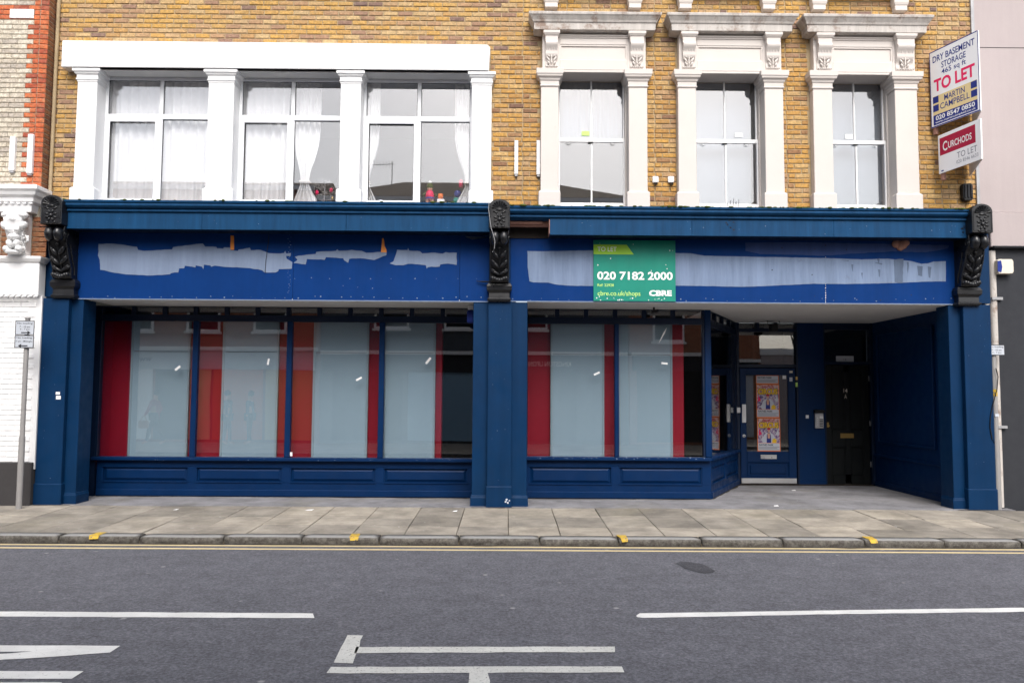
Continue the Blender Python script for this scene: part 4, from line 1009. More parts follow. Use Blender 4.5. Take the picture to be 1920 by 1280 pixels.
MB().box(px(1577,YD,816), px(1602,YD,816), Y2-.01, Y2-.0005, zz(821), zz(812)).build('letterbox', MAT['brass'], d2, bev=.003)
c = Vector((px(1553.5,YD,798), Y2-.03, zz(798))); m_ = MB(); m_.tube([c+Vector((0,.03,0)), c+Vector((0,.015,0)), c], [.012,.012,.022], 12); m_.box(c.x-.018, c.x+.018, Y2-.006, Y2-.0005, c.z-.03, c.z+.06); m_.build('door_knob', MAT['brass'], d2)
for s, py, w_, in (('14', 732, .075), ('A', 743, .045)): lettering(d2, s, (px(1586.5,YD,735), Y2-.002, zz(py)), w_, .075, MAT['cream_plastic'], .012, name='door_number')
for py in (709, 793, 870): MB().box(b_-.004, b_+.012, Y2-.012, Y2+.02, zz(py)-.05, zz(py)+.05).build('hinge', MAT['steel'], d2)
m_ = MB(); m_.box(a-.03, a-.002, YD-.01, YD+.1, 0, ZS); m_.box(b_+.014, XLW, YD-.03, YD+.1, 0, ZS); m_.box(a-.002, b_+.014, YD-.01, YD+.1, zt+.004, zt+.06); m_.box(a-.002, b_+.014, YD-.01, YD+.1, zz(618), ZS)
m_.build('door_frame', MAT['frame_dark'], shopR, bev=.005)
MB().box(a-.002, b_+.014, YD+.04, YD+.046, zt+.06, zz(618)).build('fanlight', MAT['glass_shop'], shopR)
# lobby right wall with panel mouldings
XW = XLW
MB().box(XW, XW+.1, .3, YD+.1, 0, ZS).build('lobby_wall', MAT['blue_riser'], shopR)
m_ = MB(); e = .03; y0, y1, z0_, z1_ = .75, YD-.22, AZ(829,2.7,1645)*1.0, ZS-.22
for q in ((y0,y0+e,z0_,z1_),(y1-e,y1,z0_,z1_),(y0+e,y1-e,z0_,z0_+e),(y0+e,y1-e,z1_-e,z1_)): m_.box(XW-.045, XW-.0005, q[0], q[1], q[2], q[3])
m_.build('panel_moulding', MAT['blue_riser'], shopR, bev=.006)
zda = AZ(851,YD,1640)
MB().box(XW-.035, XW-.0005, .5, YD-.031, zda-.03, zda+.015).build('dado_rail', MAT['blue_riser'], shopR, bev=.008)
m_ = MB(); m_.box(XW-.02, XW-.0005, .5, YD-.031, .007, .11); m_.box(XW-.026, XW-.0205, .5, YD-.031, .06, .09); m_.build('skirting', MAT['blue_riser'], shopR, bev=.004)
# lobby soffit (with the window part)
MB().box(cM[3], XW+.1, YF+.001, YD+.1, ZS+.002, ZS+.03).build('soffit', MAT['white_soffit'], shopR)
# shop interiors
def interior(parent, x0, x1, y1):
    m_ = MB(); m_.box(x0, x1, y1, y1+.05, -.1, ZS); m_.box(x0-.05, x0, YG+.1, y1, -.1, ZS); m_.box(x1, x1+.05, YG+.1, y1, -.1, ZS); m_.box(x0, x1, YG+.1, y1, ZS-.03, ZS+.0); m_.box(x0, x1, YG+.1, y1, .0, .2)
    m_.build('interior', MAT['room_dark'], parent)
interior(shopL, wl0-.2, wl1-.05, 4.0)
m_ = MB(); m_.box(wr0, 4.6, 4.0, 4.05, -.1, ZS); m_.box(wr0-.05, wr0, YG+.1, 4.0, -.1, ZS); m_.box(wr0, PC.x-.1, YG+.1, YD+.12, ZS-.03, ZS); m_.box(4.6, 4.65, YD+.12, 4.0, -.1, ZS); m_.box(PC.x-.1, 7, YD+.12, 4.0, ZS-.03, ZS); m_.box(4.65, 7, 3.6, 3.65, -.1, ZS); m_.box(xd[2]-.02,xd[2]+.03,YD+.12,3.6,-.1,ZS)
m_.build('interior', MAT['room_dark'], shopR)

# small wear: chips along sills, pilasters and cornice boards
random.seed(23)
chips(shopR, [(random.uniform(1000,1330), 859+random.uniform(-1.5,1.5)) for k in range(26)], YG-.0605, MAT['primer'], (.004,.012))
chips(shopL, [(random.uniform(185,880), 861+random.uniform(-1.5,2)) for k in range(22)], YG-.0605, MAT['primer'], (.002,.007))
chips(shopL, [(random.uniform(78,118), random.uniform(600,900)) for k in range(9)]+[(random.uniform(918,956), random.uniform(590,900)) for k in range(10)]+[(938,598),(950,598),(942,584),(930,584)], YP-.0005, MAT['primer'], (.002,.0055))
chips(shopL, [(948,940),(952,942),(955,938),(950,936)], YP-.0135, MAT['print_pale'], (.010,.018))
chips(shopR, [(random.uniform(1815,1855), random.uniform(600,930)) for k in range(10)], YP-.0135, MAT['primer'], (.002,.0055))
chips(shopR, [(random.uniform(1040,1815), random.uniform(414,440)) for k in range(18)], -.4505, MAT['primer'], (.002,.007))
chips(shopR, [(random.uniform(1800,1822), random.uniform(418,444)) for k in range(16)]+[(1370+random.uniform(-8,8), random.uniform(412,436)) for k in range(9)], -.4508, MAT['frame_dark'], (.008,.02), 'bare_patches')
chips(shopL, [(random.uniform(130,910), random.uniform(404,430)) for k in range(14)], -.4505, MAT['primer'], (.002,.0055))

# thin wash and brush stains on the painted out signboard
poly(shopR, 'primer_patch', z9([(-170,300),(100,296),(420,300),(700,306),(1000,312),(1360,318),(1350,345),(1180,372),(900,366),(600,385),(420,398),(200,392),(-60,384),(-168,360)]), YF-.0004, MAT['primer_wash'], .002, .004)
for (a, b_, c, d) in ((1676,1694,487,531),(1644,1650,486,495),(1640,1655,492,496),(1615,1618,512,524),(1646,1650,505,520),(1720,1730,498,518),(1700,1704,492,520),(1740,1746,500,522),(1578,1592,488,490),(1596,1600,495,510)):
    k = random.uniform(-2,2)
    poly(shopR, 'brush_stain', [(a,c),(b_,c+k),(b_-random.uniform(0,3),d),(a+random.uniform(0,3),d-2)], YF-.0036, MAT['primer_stain'], .0012, .006)
# grime gathered along the foot of the joinery and in the gutter
def grime(pts, z, name, label, wmin, wmax):
    m_ = MB(); random.seed(len(label))
    for (x0, y0), (x1, y1) in pts:
        L = math.dist((x0,y0),(x1,y1)); n = max(3, int(L/.07)); d = Vector((x1-x0,y1-y0))/L; nn = Vector((d.y,-d.x)); v = []
        for k in range(n+1):
            p = Vector((x0,y0))+d*L*k/n; w_ = wmin+(wmax-wmin)*max(0, mnoise.noise(Vector((p.x*2.1, p.y*3, 7)))*.9+.35+random.uniform(-.15,.15))
            q = p+nn*w_; v += [(p.x,p.y,z(p.y)), (q.x,q.y,z(q.y))]
        m_.add(v, [(2*k,2*k+1,2*k+3,2*k+2) for k in range(n)])
    m_.build(name, MAT['grime'], None, label=label, kind='stuff')
fz = lambda y: .0095
grime([((px(179,YG,900),YG-.003),(wl1,YG-.003)),((wr0,YG-.003),(PC.x+.03,YG-.003)),((PC.x+.05,YG+.04),(PD.x,YD-.02)),((PD.x,YD-.035),(XLW,YD-.035))], fz, 'dirt', 'dark dirt gathered along the foot of the shop joinery', .004, .05)
grime([((-9,-.196),(cL[0],-.196)),((cL[0],-.2),(cL[3],-.2)),((cM[2],-.2),(cM[3],-.2)),((cR[2],-.2),(9,-.2))], lambda y: pz(y)+.006, 'dirt', 'dark dirt along the back edge of the pavement slabs', .004, .06)
grime([((-12,YKF+.01),(12,YKF+.01))], lambda y: ZR+.006, 'dirt', 'dark grit gathered in the gutter below the kerb', .01, .09)
# ------------------------------------------------------------------ things behind the shop glass
YD_ = .97
zb_, zt_ = .22, AZ(603, YD_, 951)
def board(x0, x1, label, Y=YD_):
    t = thing('display_board', label, 'display board', ((x0+x1)/2, Y, zb_), 'grey boards standing behind the shop glass')
    zs = AZ(663, Y, 951); e = .035
    MB().box(x0+e, x1-e, Y, Y+.03, zb_, zs-.004).build('lower_panel', MAT['panel_grey'], t)
    MB().box(x0+e, x1-e, Y, Y+.03, zs+.004, zt_-e).build('upper_panel', MAT['panel_grey'], t)
    m_ = MB(); m_.box(x0, x0+e, Y-.012, Y+.03, zb_, zt_); m_.box(x1-e, x1, Y-.012, Y+.03, zb_, zt_); m_.box(x0+e, x1-e, Y-.012, Y+.03, zt_-e, zt_)
    m_.build('edge_frame', MAT['panel_edge'], t, bev=.004)
def redp(x0, x1, label, Y=YD_+.06):
    t = MB(); t.box(x0, x1, Y, Y+.18, zb_, zt_+.02)
    tag(t.build('red_board', MAT['panel_red'], None, bev=.01), label, 'display panel', 'red panels standing behind the shop glass')
X_ = lambda p: px(p, YD_, 740)
for a, b_, l in ((243,354,'pale grey board behind the first pane of the wide shop window'), (415,521,'pale grey board behind the second pane of the wide shop window'), (586,690,'pale grey board behind the third pane of the wide shop window'), (719,816,'pale grey board behind the fourth pane, beside the dark gap')):
    board(X_(a), X_(b_), l)
for a, b_, l in ((1032,1133,'pale grey board behind the first pane next to the lobby shop pilaster'), (1159,1261,'pale grey board behind the pane nearest the canted lobby')): board(X_(a), X_(b_), l)
for a, b_, l in ((180,247,'red panel at the far end beside the left pilaster'), (350,420,'red panel behind the first mullion of the wide window'), (517,592,'red panel behind the second mullion of the wide window'), (686,722,'red panel behind the third mullion of the wide window'), (812,828,'thin red panel edge beside the dark gap'), (985,1036,'red panel against the middle pilaster in the lobby shop'), (1129,1163,'red panel behind the lobby shop mullion'), (1257,1284,'red panel beside the lobby corner post')):
    redp(X_(a), X_(b_), l)
# price stickers stuck on the shop glass
random.seed(9)
YSK = YG+.028
for i, (x, y, r_, w_, h_, where) in enumerate(((333,690,.7,.10,.035,'on the first tall pane'), (503,678,1.4,.10,.03,'upright on the second tall pane'), (673,710,.5,.10,.03,'on the third tall pane'), (803,676,.9,.12,.035,'on the fourth tall pane'), (544,851,0,.07,.06,'pink lettered, low beside the second mullion'), (1119,700,.45,.10,.03,'on the pane beside the middle pilaster'), (1246,681,-.1,.10,.03,'on the pane beside the lobby'))):
    X, Z = A(x, y, YSK); c_, s_ = math.cos(r_), math.sin(r_)
    m_ = MB(); m_.sheet([(X+u*c_-v*s_, Z+u*s_+v*c_) for u, v in ((-w_/2,-h_/2),(w_/2,-h_/2),(w_/2,h_/2),(-w_/2,h_/2))], YSK-.001, YSK+.0015)
    m_.build('sticker', MAT['print_white'], None, label='small white paper sticker '+where, cat='sticker', group='stickers on the shop glass')
X, Z = A(1240, 630, YSK); m_ = MB(); m_.sheet([(X-.05,Z-.13),(X+.03,Z+.05),(X+.09,Z+.14),(X+.06,Z+.05)], YSK-.001, YSK+.001); m_.build('paper_scrap', MAT['print_white'], None, label='torn white paper scrap high on the pane beside the lobby', cat='paper')
# ------------------------------------------------------------------ green letting board
gx0, gx1 = px(1112.5,YF,510), px(1266,YF,510); gz0, gz1 = AZ(565,YF,1190), AZ(451,YF,1190)
gb = thing('letting_board', 'green To Let board with a large white phone number on the fascia', 'sign board', ((gx0+gx1)/2, YF, gz0))
YL = YF-.022; W_, H_ = gx1-gx0, gz1-gz0
MB().box(gx0, gx1, YL, YF-.004, gz0, gz1).build('board', MAT['teal'], gb, bev=.002)
bx = lambda u: gx0+u*W_; bz = lambda v: gz1-v*H_
MB().sheet([(bx(.001),bz(.235)),(bx(.49),bz(.235)),(bx(.405),bz(.075)),(bx(.001),bz(.075))], YL-.0012, YL-.0002).build('lime_flash', MAT['lime'], gb)
def lt(parent, s, u, v, w_, h_, mat, off=0, shear=0, Y=YL-.0022): return lettering(parent, s, (bx(u), Y, bz(v)), w_*W_, h_*H_, MAT[mat], off, 0, 'lettering', shear)
lt(gb, 'TO LET', .165, .15, .235, .075, 'print_white', .004)
lt(gb, '020 7182 2000', .505, .585, .92, .135, 'print_white', .028)
lt(gb, 'Ref: 22928', .148, .74, .20, .045, 'lime_text', .01)
lt(gb, 'cbre.co.uk/shops', .31, .885, .52, .10, 'lime_text', .006)
lt(gb, 'CBRE', .815, .865, .275, .095, 'print_white', .045)
random.seed(4); m_ = MB()
for k in range(34):
    u, v, r_ = random.random(), (random.random() if k % 2 else .97+random.uniform(-.02,.02)), random.uniform(.003,.010)
    m_.sheet([(bx(.02+u*.96)+r_*random.uniform(.5,1.3)*math.cos(a), bz(min(.985,v))+r_*random.uniform(.5,1.6)*math.sin(a)) for a in [k2*1.05 for k2 in range(6)]], YL-.0030, YL-.0024)
tag(m_.build('paint_chips', MAT['print_white'], gb), kind='stuff')

# ------------------------------------------------------------------ estate agents' boards on the brick
def vboard(p0, p1, z0, z1, label, back_end):
    p0, p1 = Vector((*p0, 0)), Vector((*p1, 0)); d = (p1-p0); W = d.length; d.normalize()
    t = thing('agent_board', label, 'sign board', ((p0.x+p1.x)/2, (p0.y+p1.y)/2, z0), 'agents boards fixed above the shop cornice')
    ang = math.atan2(d.y, d.x); n = Vector((d.y, -d.x, 0))
    MB().obox(p0, p1, .012, z0, z1, 0).build('face_board', MAT['board_white'], t, bev=.002)
    MB().obox(p1-n*.02+d*.002, Vector((*back_end, 0)), .012, z0, z1, 0).build('rear_board', MAT['board_white'], t, bev=.002)
    MB().obox(p0+d*.02, p0+d*.07, .05, z0-.10, z1-.05, -.0125).build('batten', MAT['wood_raw'], t)
    H = z1-z0
    def tx(s, u, v, w_, h_, mat, off=0, k=.0015):
        c = p0+d*(u*W)+n*k; lettering(t, s, (c.x, c.y, z1-v*H), w_*W, h_*H, MAT[mat], off, ang)
    def pan(u0, u1, v0, v1, mat, k=.0006, name='printed_panel'):
        a, b_ = p0+d*(u0*W)+n*k, p0+d*(u1*W)+n*k
        MB().add([(a.x,a.y,z1-v1*H),(b_.x,b_.y,z1-v1*H),(b_.x,b_.y,z1-v0*H),(a.x,a.y,z1-v0*H)], [(0,1,2,3)]).build(name, MAT[mat], t)
    return t, tx, pan, p0, p1, W, H, n, d
B1 = [A(1741,100,-.05), A(1834,57,-.83), A(1838,208,-.83), A(1748,241,-.05)]
x0 = (B1[0][0]+B1[3][0])/2; x1 = (B1[1][0]+B1[2][0])/2
t, tx, pan, *_ = vboard((x0,-.05), (x1,-.83), (B1[2][1]+B1[3][1])/2, (B1[0][1]+B1[1][1])/2, 'upper white agent board advertising a dry basement in blue and pink', (x1+.35,-.05))
tx('DRY BASEMENT', .5, .115, .86, .085, 'print_navy', .012); tx('STORAGE', .5, .225, .50, .08, 'print_navy', .012); tx('465 sq ft', .5, .325, .50, .085, 'print_navy', .008)
tx('TO LET', .5, .465, .84, .165, 'print_magenta', .03)
pan(.05, .95, .60, .845, 'print_sand'); tx('MARTIN', .5, .66, .42, .075, 'print_navy', .008); tx('CAMPBELL', .5, .755, .60, .08, 'print_navy', .008)
for u0, u1 in ((.05,.17),(.83,.95)):
    pan(u0, u1, .605, .69, 'print_navy', .0012); pan(u0, u1, .715, .80, 'print_navy', .0012)
pan(.05, .95, .845, .975, 'print_navy', .0006); tx('020 8547 0850', .5, .89, .80, .06, 'print_white', .025, .0018); tx('www.martincampbell.co.uk', .5, .948, .82, .034, 'print_white', .01, .0018)
p0_, p1_, n_, d_ = _[0], _[1], _[4], _[5]
pan(.0, 1, .0, .012, 'print_navy', .0009, 'edge_strip'); pan(.0, 1, .985, 1, 'print_navy', .0009, 'edge_strip'); pan(0, .012, .0121, .9849, 'print_navy', .0009, 'edge_strip'); pan(.985, 1, .0121, .9849, 'print_navy', .0009, 'edge_strip')
B2 = [A(1757,255,-.15), A(1836,222,-.93), A(1843,297,-.93), A(1762,328,-.15)]
x0 = (B2[0][0]+B2[3][0])/2; x1 = (B2[1][0]+B2[2][0])/2
t, tx, pan, *_ = vboard((x0,-.15), (x1,-.93), (B2[2][1]+B2[3][1])/2, (B2[0][1]+B2[1][1])/2, 'lower white agent board with a dark red panel under the basement board', (x1+.35,-.05))
pan(.04, .88, .09, .54, 'print_red'); tx('C', .17, .33, .11, .25, 'print_white', .02, .0014); tx('URCHODS', .52, .34, .55, .17, 'print_white', .02, .0014)
tx('TO LET', .68, .69, .46, .15, 'print_grey', -.004); tx('020 8546 6633', .68, .855, .50, .085, 'print_grey', -.006); pan(.06, .12, .93, .96, 'print_navy')

# ------------------------------------------------------------------ parking sign posts
def plate(parent, x0, x1, z0, z1, Y, lines, arrow=None):
    p = MB().box(x0, x1, Y, Y+.004, z0, z1).build('sign_plate', MAT['plate_grey'], parent, bev=.001)
    W, H = x1-x0, z1-z0; e = .010; m_ = MB()
    for q in ((x0,x0+e,z0,z1),(x1-e,x1,z0,z1),(x0+e,x1-e,z1-e,z1),(x0+e,x1-e,z0,z0+e)): m_.box(q[0],q[1],Y-.0008,Y-.0001,q[2],q[3])
    if arrow:
        z = z0+H*.16; s = arrow; xm = (x0+x1)/2; m_.box(xm-.05, xm+.05, Y-.0008, Y-.0001, z-.008, z+.008)
        m_.sheet([(xm+s*.085,z),(xm+s*.04,z+.028),(xm+s*.04,z-.028)], Y-.0009, Y-.0001)
    m_.build('plate_border', MAT['print_black'], p)
    for s, v, w_, h_ in lines: lettering(p, s, ((x0+x1)/2, Y-.001, z1-v*H), w_*W, h_*H, MAT['print_black'], .006)
Yp = -.55
xb, xt = AX(36,Yp,940), AX(51,Yp,600); xm = (AX(40,Yp,900)+AX(47,Yp,660))/2
sp = thing('sign_post', 'grey steel post with two stacked no loading plates by the white wall', 'sign post', (xm, Yp, 0))
ztp = AZ(600,Yp,45)
m_ = MB(); m_.tube([(xm,Yp,-.02),(xm,Yp,1.0)], .040, 12); m_.tube([(xm,Yp,1.0),(xm,Yp,ztp+.02)], .032, 12); m_.lathe((xm,Yp,ztp+.02), [(.04,0),(.04,.012),(0,.022)], 12)
m_.build('pole', MAT['pole'], sp)
sx0, sx1 = AX(28,Yp-.05,625), AX(64,Yp-.05,625); za, zm_, zc_ = AZ(601,Yp-.05,45), AZ(628,Yp-.05,45), AZ(652,Yp-.05,45)
plate(sp, sx0, sx1, zm_+.002, za, Yp-.05, (('No loading',.2,.8,.17),('7 - 10 am',.43,.55,.15),('4 - 7 pm',.62,.5,.15)), 1)
plate(sp, sx0, sx1, zc_, zm_-.002, Yp-.05, (('No loading',.22,.8,.18),('7 am - Midnight',.5,.86,.17)), -1)
Yp2 = -.12
xm = (AX(1872,Yp2,945)+AX(1862,Yp2,690))/2
sp2 = thing('sign_post', 'grey scuffed steel post with one no loading plate beside the charcoal wall', 'sign post', (xm, Yp2, 0))
m_ = MB(); m_.tube([(xm,Yp2,-.02),(xm,Yp2,1.02)], .048, 12); m_.tube([(xm,Yp2,1.02),(xm,Yp2,AZ(648,Yp2,1866))], .040, 12); m_.build('pole', MAT['pole'], sp2)
plate(sp2, AX(1853,Yp2-.055,655), AX(1884,Yp2-.055,655), AZ(666,Yp2-.055,1868), AZ(646,Yp2-.055,1868), Yp2-.055, (('No loading',.22,.84,.2),('7 - 10 am',.5,.6,.17),('4 - 7 pm',.76,.55,.17)))
z = AZ(736,Yp2,1866); m_ = MB(); m_.tube([(xm,Yp2,z-.05),(xm,Yp2,z+.05)], .0415, 12); m_.build('yellow_sticker', MAT['kerb_yellow'], sp2)
z = AZ(778,Yp2,1866); MB().box(xm-.025, xm+.03, Yp2-.045, Yp2-.036, z-.02, z+.02).build('white_sticker', MAT['print_pale'], sp2)
# white painted downpipe strip beside it
xw = AX(1858,-.02,620)
dp = thing('downpipe', 'flaking white downpipe between the navy pilaster and the charcoal wall', 'downpipe', (xw+.06, .02, 0))
m_ = MB(); m_.tube([(xw+.075,.02,.02),(xw+.075,.02,AZ(470,0,1850))], .05, 12); m_.build('pipe', MAT['stone_dirty'], dp)
MB().box(xw-.06, xw+.045, .03, .1, .02, AZ(470,0,1850)).build('backing_strip', MAT['stone_dirty'], dp)
for py in (560, 800): z = AZ(py,0,1860); MB().box(xw+.02, xw+.18, -.05, .03, z-.02, z+.02).build('pipe_bracket', MAT['galv'], dp)
m_ = MB(); pts = [A(p[0],p[1],-.2) for p in ((1868,690),(1872,705),(1870,730),(1862,760),(1858,780),(1857,800),(1861,822),(1866,830))]
m_.tube([(x,-.19,z) for x, z in pts], .007, 6); m_.build('cable', MAT['plastic_black'], None, label='thin black cable sagging in front of the grey post', cat='cable')
# burglar alarm on the charcoal wall
x0, x1, z0, z1 = AX(1870,-.1,500), AX(1900,-.1,500), AZ(513,-.1,1885), AZ(486,-.1,1885)
al = thing('alarm_box', 'cream burglar alarm box with a blue end on the charcoal wall', 'alarm box', ((x0+x1)/2, 0, z0))
MB().sheet([(x0+.02,z0),(x1-.02,z0+.0),(x1,z0+.03),(x1,z1-.03),(x1-.02,z1),(x0+.02,z1),(x0,z1-.02),(x0,z0+.02)], -.11, -.004).build('case', MAT['cream_plastic'], al, bev=.006)
MB().sheet([(x0-.004,z0+.03),(x0+.05,z0+.02),(x0+.065,z0+.1),(x0+.05,z1-.02),(x0-.004,z1-.03)], -.116, -.1115).build('blue_lens', MAT['plastic_blue'], al)
# black bulkhead lamp on brick
x0, x1, z0, z1 = AX(1803,-.05,360), AX(1822,-.05,360), AZ(377,-.05,1812), AZ(345,-.05,1812)
bl = thing('bulkhead_lamp', 'black ribbed bulkhead lamp on the brick below the agent boards', 'lamp', ((x0+x1)/2, 0, z0))
MB().sheet([(x0+.02,z0),(x1-.02,z0),(x1,z0+.04),(x1,z1-.02),(x1-.02,z1),(x0+.02,z1),(x0,z1-.02),(x0,z0+.04)], -.09, -.002).build('case', MAT['plastic_black'], bl, bev=.008)
for k in range(3): xx = x0+.03+(x1-x0-.06)*k/2; MB().box(xx-.01, xx+.01, -.108, -.0905, z0+.04, z1-.02).build('rib', MAT['char'], bl, bev=.004)
# junction boxes
for x, y, wh in ((1229,337,'nearer the first sash window'), (1258,337,'nearer the second sash window')):
    X, Z = A(x, y, -.03); j = thing('junction_box', 'small white junction box with dangling wire, '+wh, 'junction box', (X, 0, Z), 'junction boxes on the brick pier')
    MB().box(X-.045, X+.045, -.045, -.003, Z-.045, Z+.05).build('case', MAT['plastic_white'], j, bev=.008)
    m_ = MB(); m_.tube([(X-.01,-.03,Z-.044),(X-.012,-.035,Z-.075),(X+.004,-.03,Z-.095),(X-.02,-.03,Z-.10)], .008, 6); m_.tube([(X+.02,-.03,Z-.044),(X+.02,-.03,Z-.08)], .009, 6); m_.build('wire', MAT['plastic_black'], j)
# white vertical strips
for (x, y0, y1, Y, l) in ((968,264,327,-.03,'white vertical strip on yellow brick, the one further from the sash windows'), (1009.5,264,328,-.03,'white vertical strip on yellow brick touching the first stone window column'), (23.5,257,320,YN-.03,'white vertical strip on the cream bricks of the corner house'), (57,252,325,YN-.03,'white vertical strip on the red quoin of the corner house')):
    s = thing('wall_strip', l, 'wall strip', (AX(x,Y,y0), Y, AZ(y1,Y,x)), 'white vertical strips on the brickwork')
    X = AX(x,Y,(y0+y1)/2); wd = .028 if Y > -.1 else .04
    MB().box(X-wd, X+wd, Y-.02, Y+.032, AZ(y1,Y,x), AZ(y0,Y,x)).build('strip', MAT['plastic_white'], s, bev=.004)
    MB().box(X-wd*.8, X+wd*.8, Y-.012, Y+.031, AZ(y1,Y,x)-.03, AZ(y1,Y,x)-.001).build('end_cap', MAT['galv'], s, bev=.003)
# air vent on the corner house
x0, x1, z0, z1 = AX(19,YN,27), AX(64,YN,27), AZ(35,YN,40), AZ(18,YN,40)
av = thing('air_vent', 'white louvred air vent in the red brick band', 'air vent', ((x0+x1)/2, YN, z0))
MB().box(x0, x1, YN-.012, YN-.002, z0, z1).build('plate', MAT['plastic_white'], av, bev=.003)
for k in range(14): xx = x0+.02+(x1-x0-.04)*k/13; MB().box(xx-.006, xx+.006, YN-.018, YN-.0125, z0+.015, z1-.015).build('louvre', MAT['plastic_white'], av)
# security camera and bracket under the soffit, blue box in the corner, wall sticker, entry phone
X, Z = AX(1225,.55,573), ZS; cm = thing('security_camera', 'small black camera under the soffit below the green board', 'camera', (X, .5, Z))
m_ = MB(); m_.tube([(X,.5,Z+.003),(X,.5,Z-.05)], .015, 8); m_.build('mount', MAT['plastic_black'], cm)
m_ = MB(); m_.tube([(X-.05,.46,Z-.075),(X+.06,.44,Z-.06)], .028, 10); m_.build('body', MAT['plastic_black'], cm)
X0, X1 = AX(1439,2.5,600), AX(1461,2.5,600); fb = thing('lamp_bracket', 'black wire lamp bracket under the lobby soffit', 'bracket', ((X0+X1)/2, 2.5, ZS))
m_ = MB(); m_.tube([(X0,2.5,ZS-.001),(X0,2.5,ZS-.06),(X1,2.5,ZS-.06),(X1,2.5,ZS-.001)], .008, 6); m_.build('bar', MAT['plastic_black'], fb); MB().box(X0+.04, X1-.04, 2.44, 2.56, ZS-.2, ZS-.07).build('lamp_body', MAT['plastic_black'], fb, bev=.01)
X, Z = A(882,590,.3); sb = thing('siren_box', 'dark blue plastic box at the top of the window next to the middle pilaster', 'alarm box', (X, .3, Z))
MB().box(X-.05, cM[2]-.002, .22, .38, AZ(606,.3,882), AZ(582,.3,882)).build('case', MAT['plastic_blue'], sb, bev=.02); MB().box(X-.04, cM[2]-.002, .23, .37, AZ(581,.3,882), AZ(573,.3,882)).build('lens', MAT['plastic_white'], sb, bev=.015)
x0, x1, z0, z1 = px(1528.5,YD-.05,790), px(1544.5,YD-.05,790), zd(802), zd(773)
ep = thing('entry_phone', 'steel door entry panel with buttons and a black hood', 'entry phone', ((x0+x1)/2, YD, z0))
MB().box(x0, x1, YD-.05, YD-.001, z0, z1).build('panel', MAT['steel'], ep, bev=.006)
MB().prof([(YD-.001,z1+.002),(YD-.09,z1+.002),(YD-.07,z1+.05),(YD-.001,z1+.06)], x0-.01, x1+.01).build('hood', MAT['plastic_black'], ep)
for k in range(4): MB().box(x0+.035, x0+.055, YD-.055, YD-.0505, z0+.06+.04*k, z0+.075+.04*k).build('button', MAT['print_white'], ep)
for k in range(5): MB().box(x0+.08, x1-.015, YD-.054, YD-.0505, z0+.04+.03*k, z0+.052+.03*k).build('grille_bar', MAT['plastic_black'], ep)
MB().box(x0+.085, x1-.012, YD-.056, YD-.0505, z1-.11, z1-.055).build('notice', MAT['print_white'], ep)
def stick(x, y, w_, h_, mat, Y, label):
    X, Z = A(x, y, Y); MB().box(X-w_/2, X+w_/2, Y-.002, Y-.0004, Z-h_/2, Z+h_/2).build('sticker', MAT[mat], None, label=label, cat='sticker')
stick(1513.5, 781, .055, .06, 'print_white', YD, 'small white square sticker on the navy wall beside the entry phone')
stick(1483, 697, .06, .04, 'cream_plastic', YD, 'cream sticker at the top corner of the shop door rail')
stick(1483, 711, .055, .075, 'print_pale', YD, 'pale blue sticker below the cream one on the shop door')
stick(1470.5, 707, .065, .065, 'print_white', YD+.019, 'pinkish white sticker inside the top of the door glass')
stick(1493.5, 721, .04, .085, 'lime_text', YD-.02, 'pale green tag on the shop door frame'); stick(1493.5, 709, .035, .06, 'brass', YD-.02, 'brown tag on the shop door frame above the green one')
X0, X1 = px(1567.5,YD+.04,673), px(1600.5,YD+.04,673)
fn = thing('fanlight_notice', 'pale blue paper notice in the dark fanlight above the house door', 'notice', ((X0+X1)/2, YD+.03, zz(680)))
MB().box(X0, X1, YD+.036, YD+.0385, zz(679.5), zz(667)).build('paper', MAT['print_pale'], fn); lettering(fn, '14', ((X0+X1)/2, YD+.035, zz(674)), .05, .05, MAT['print_grey'])
for (x, y, w_, h_) in ((108.5,737,.06,.04), (109.5,745,.07,.05)): stick(x, y, w_, h_, 'print_white', YP, 'torn white sticker remnant on the left pilaster, '+('upper' if y < 740 else 'lower')+' one')

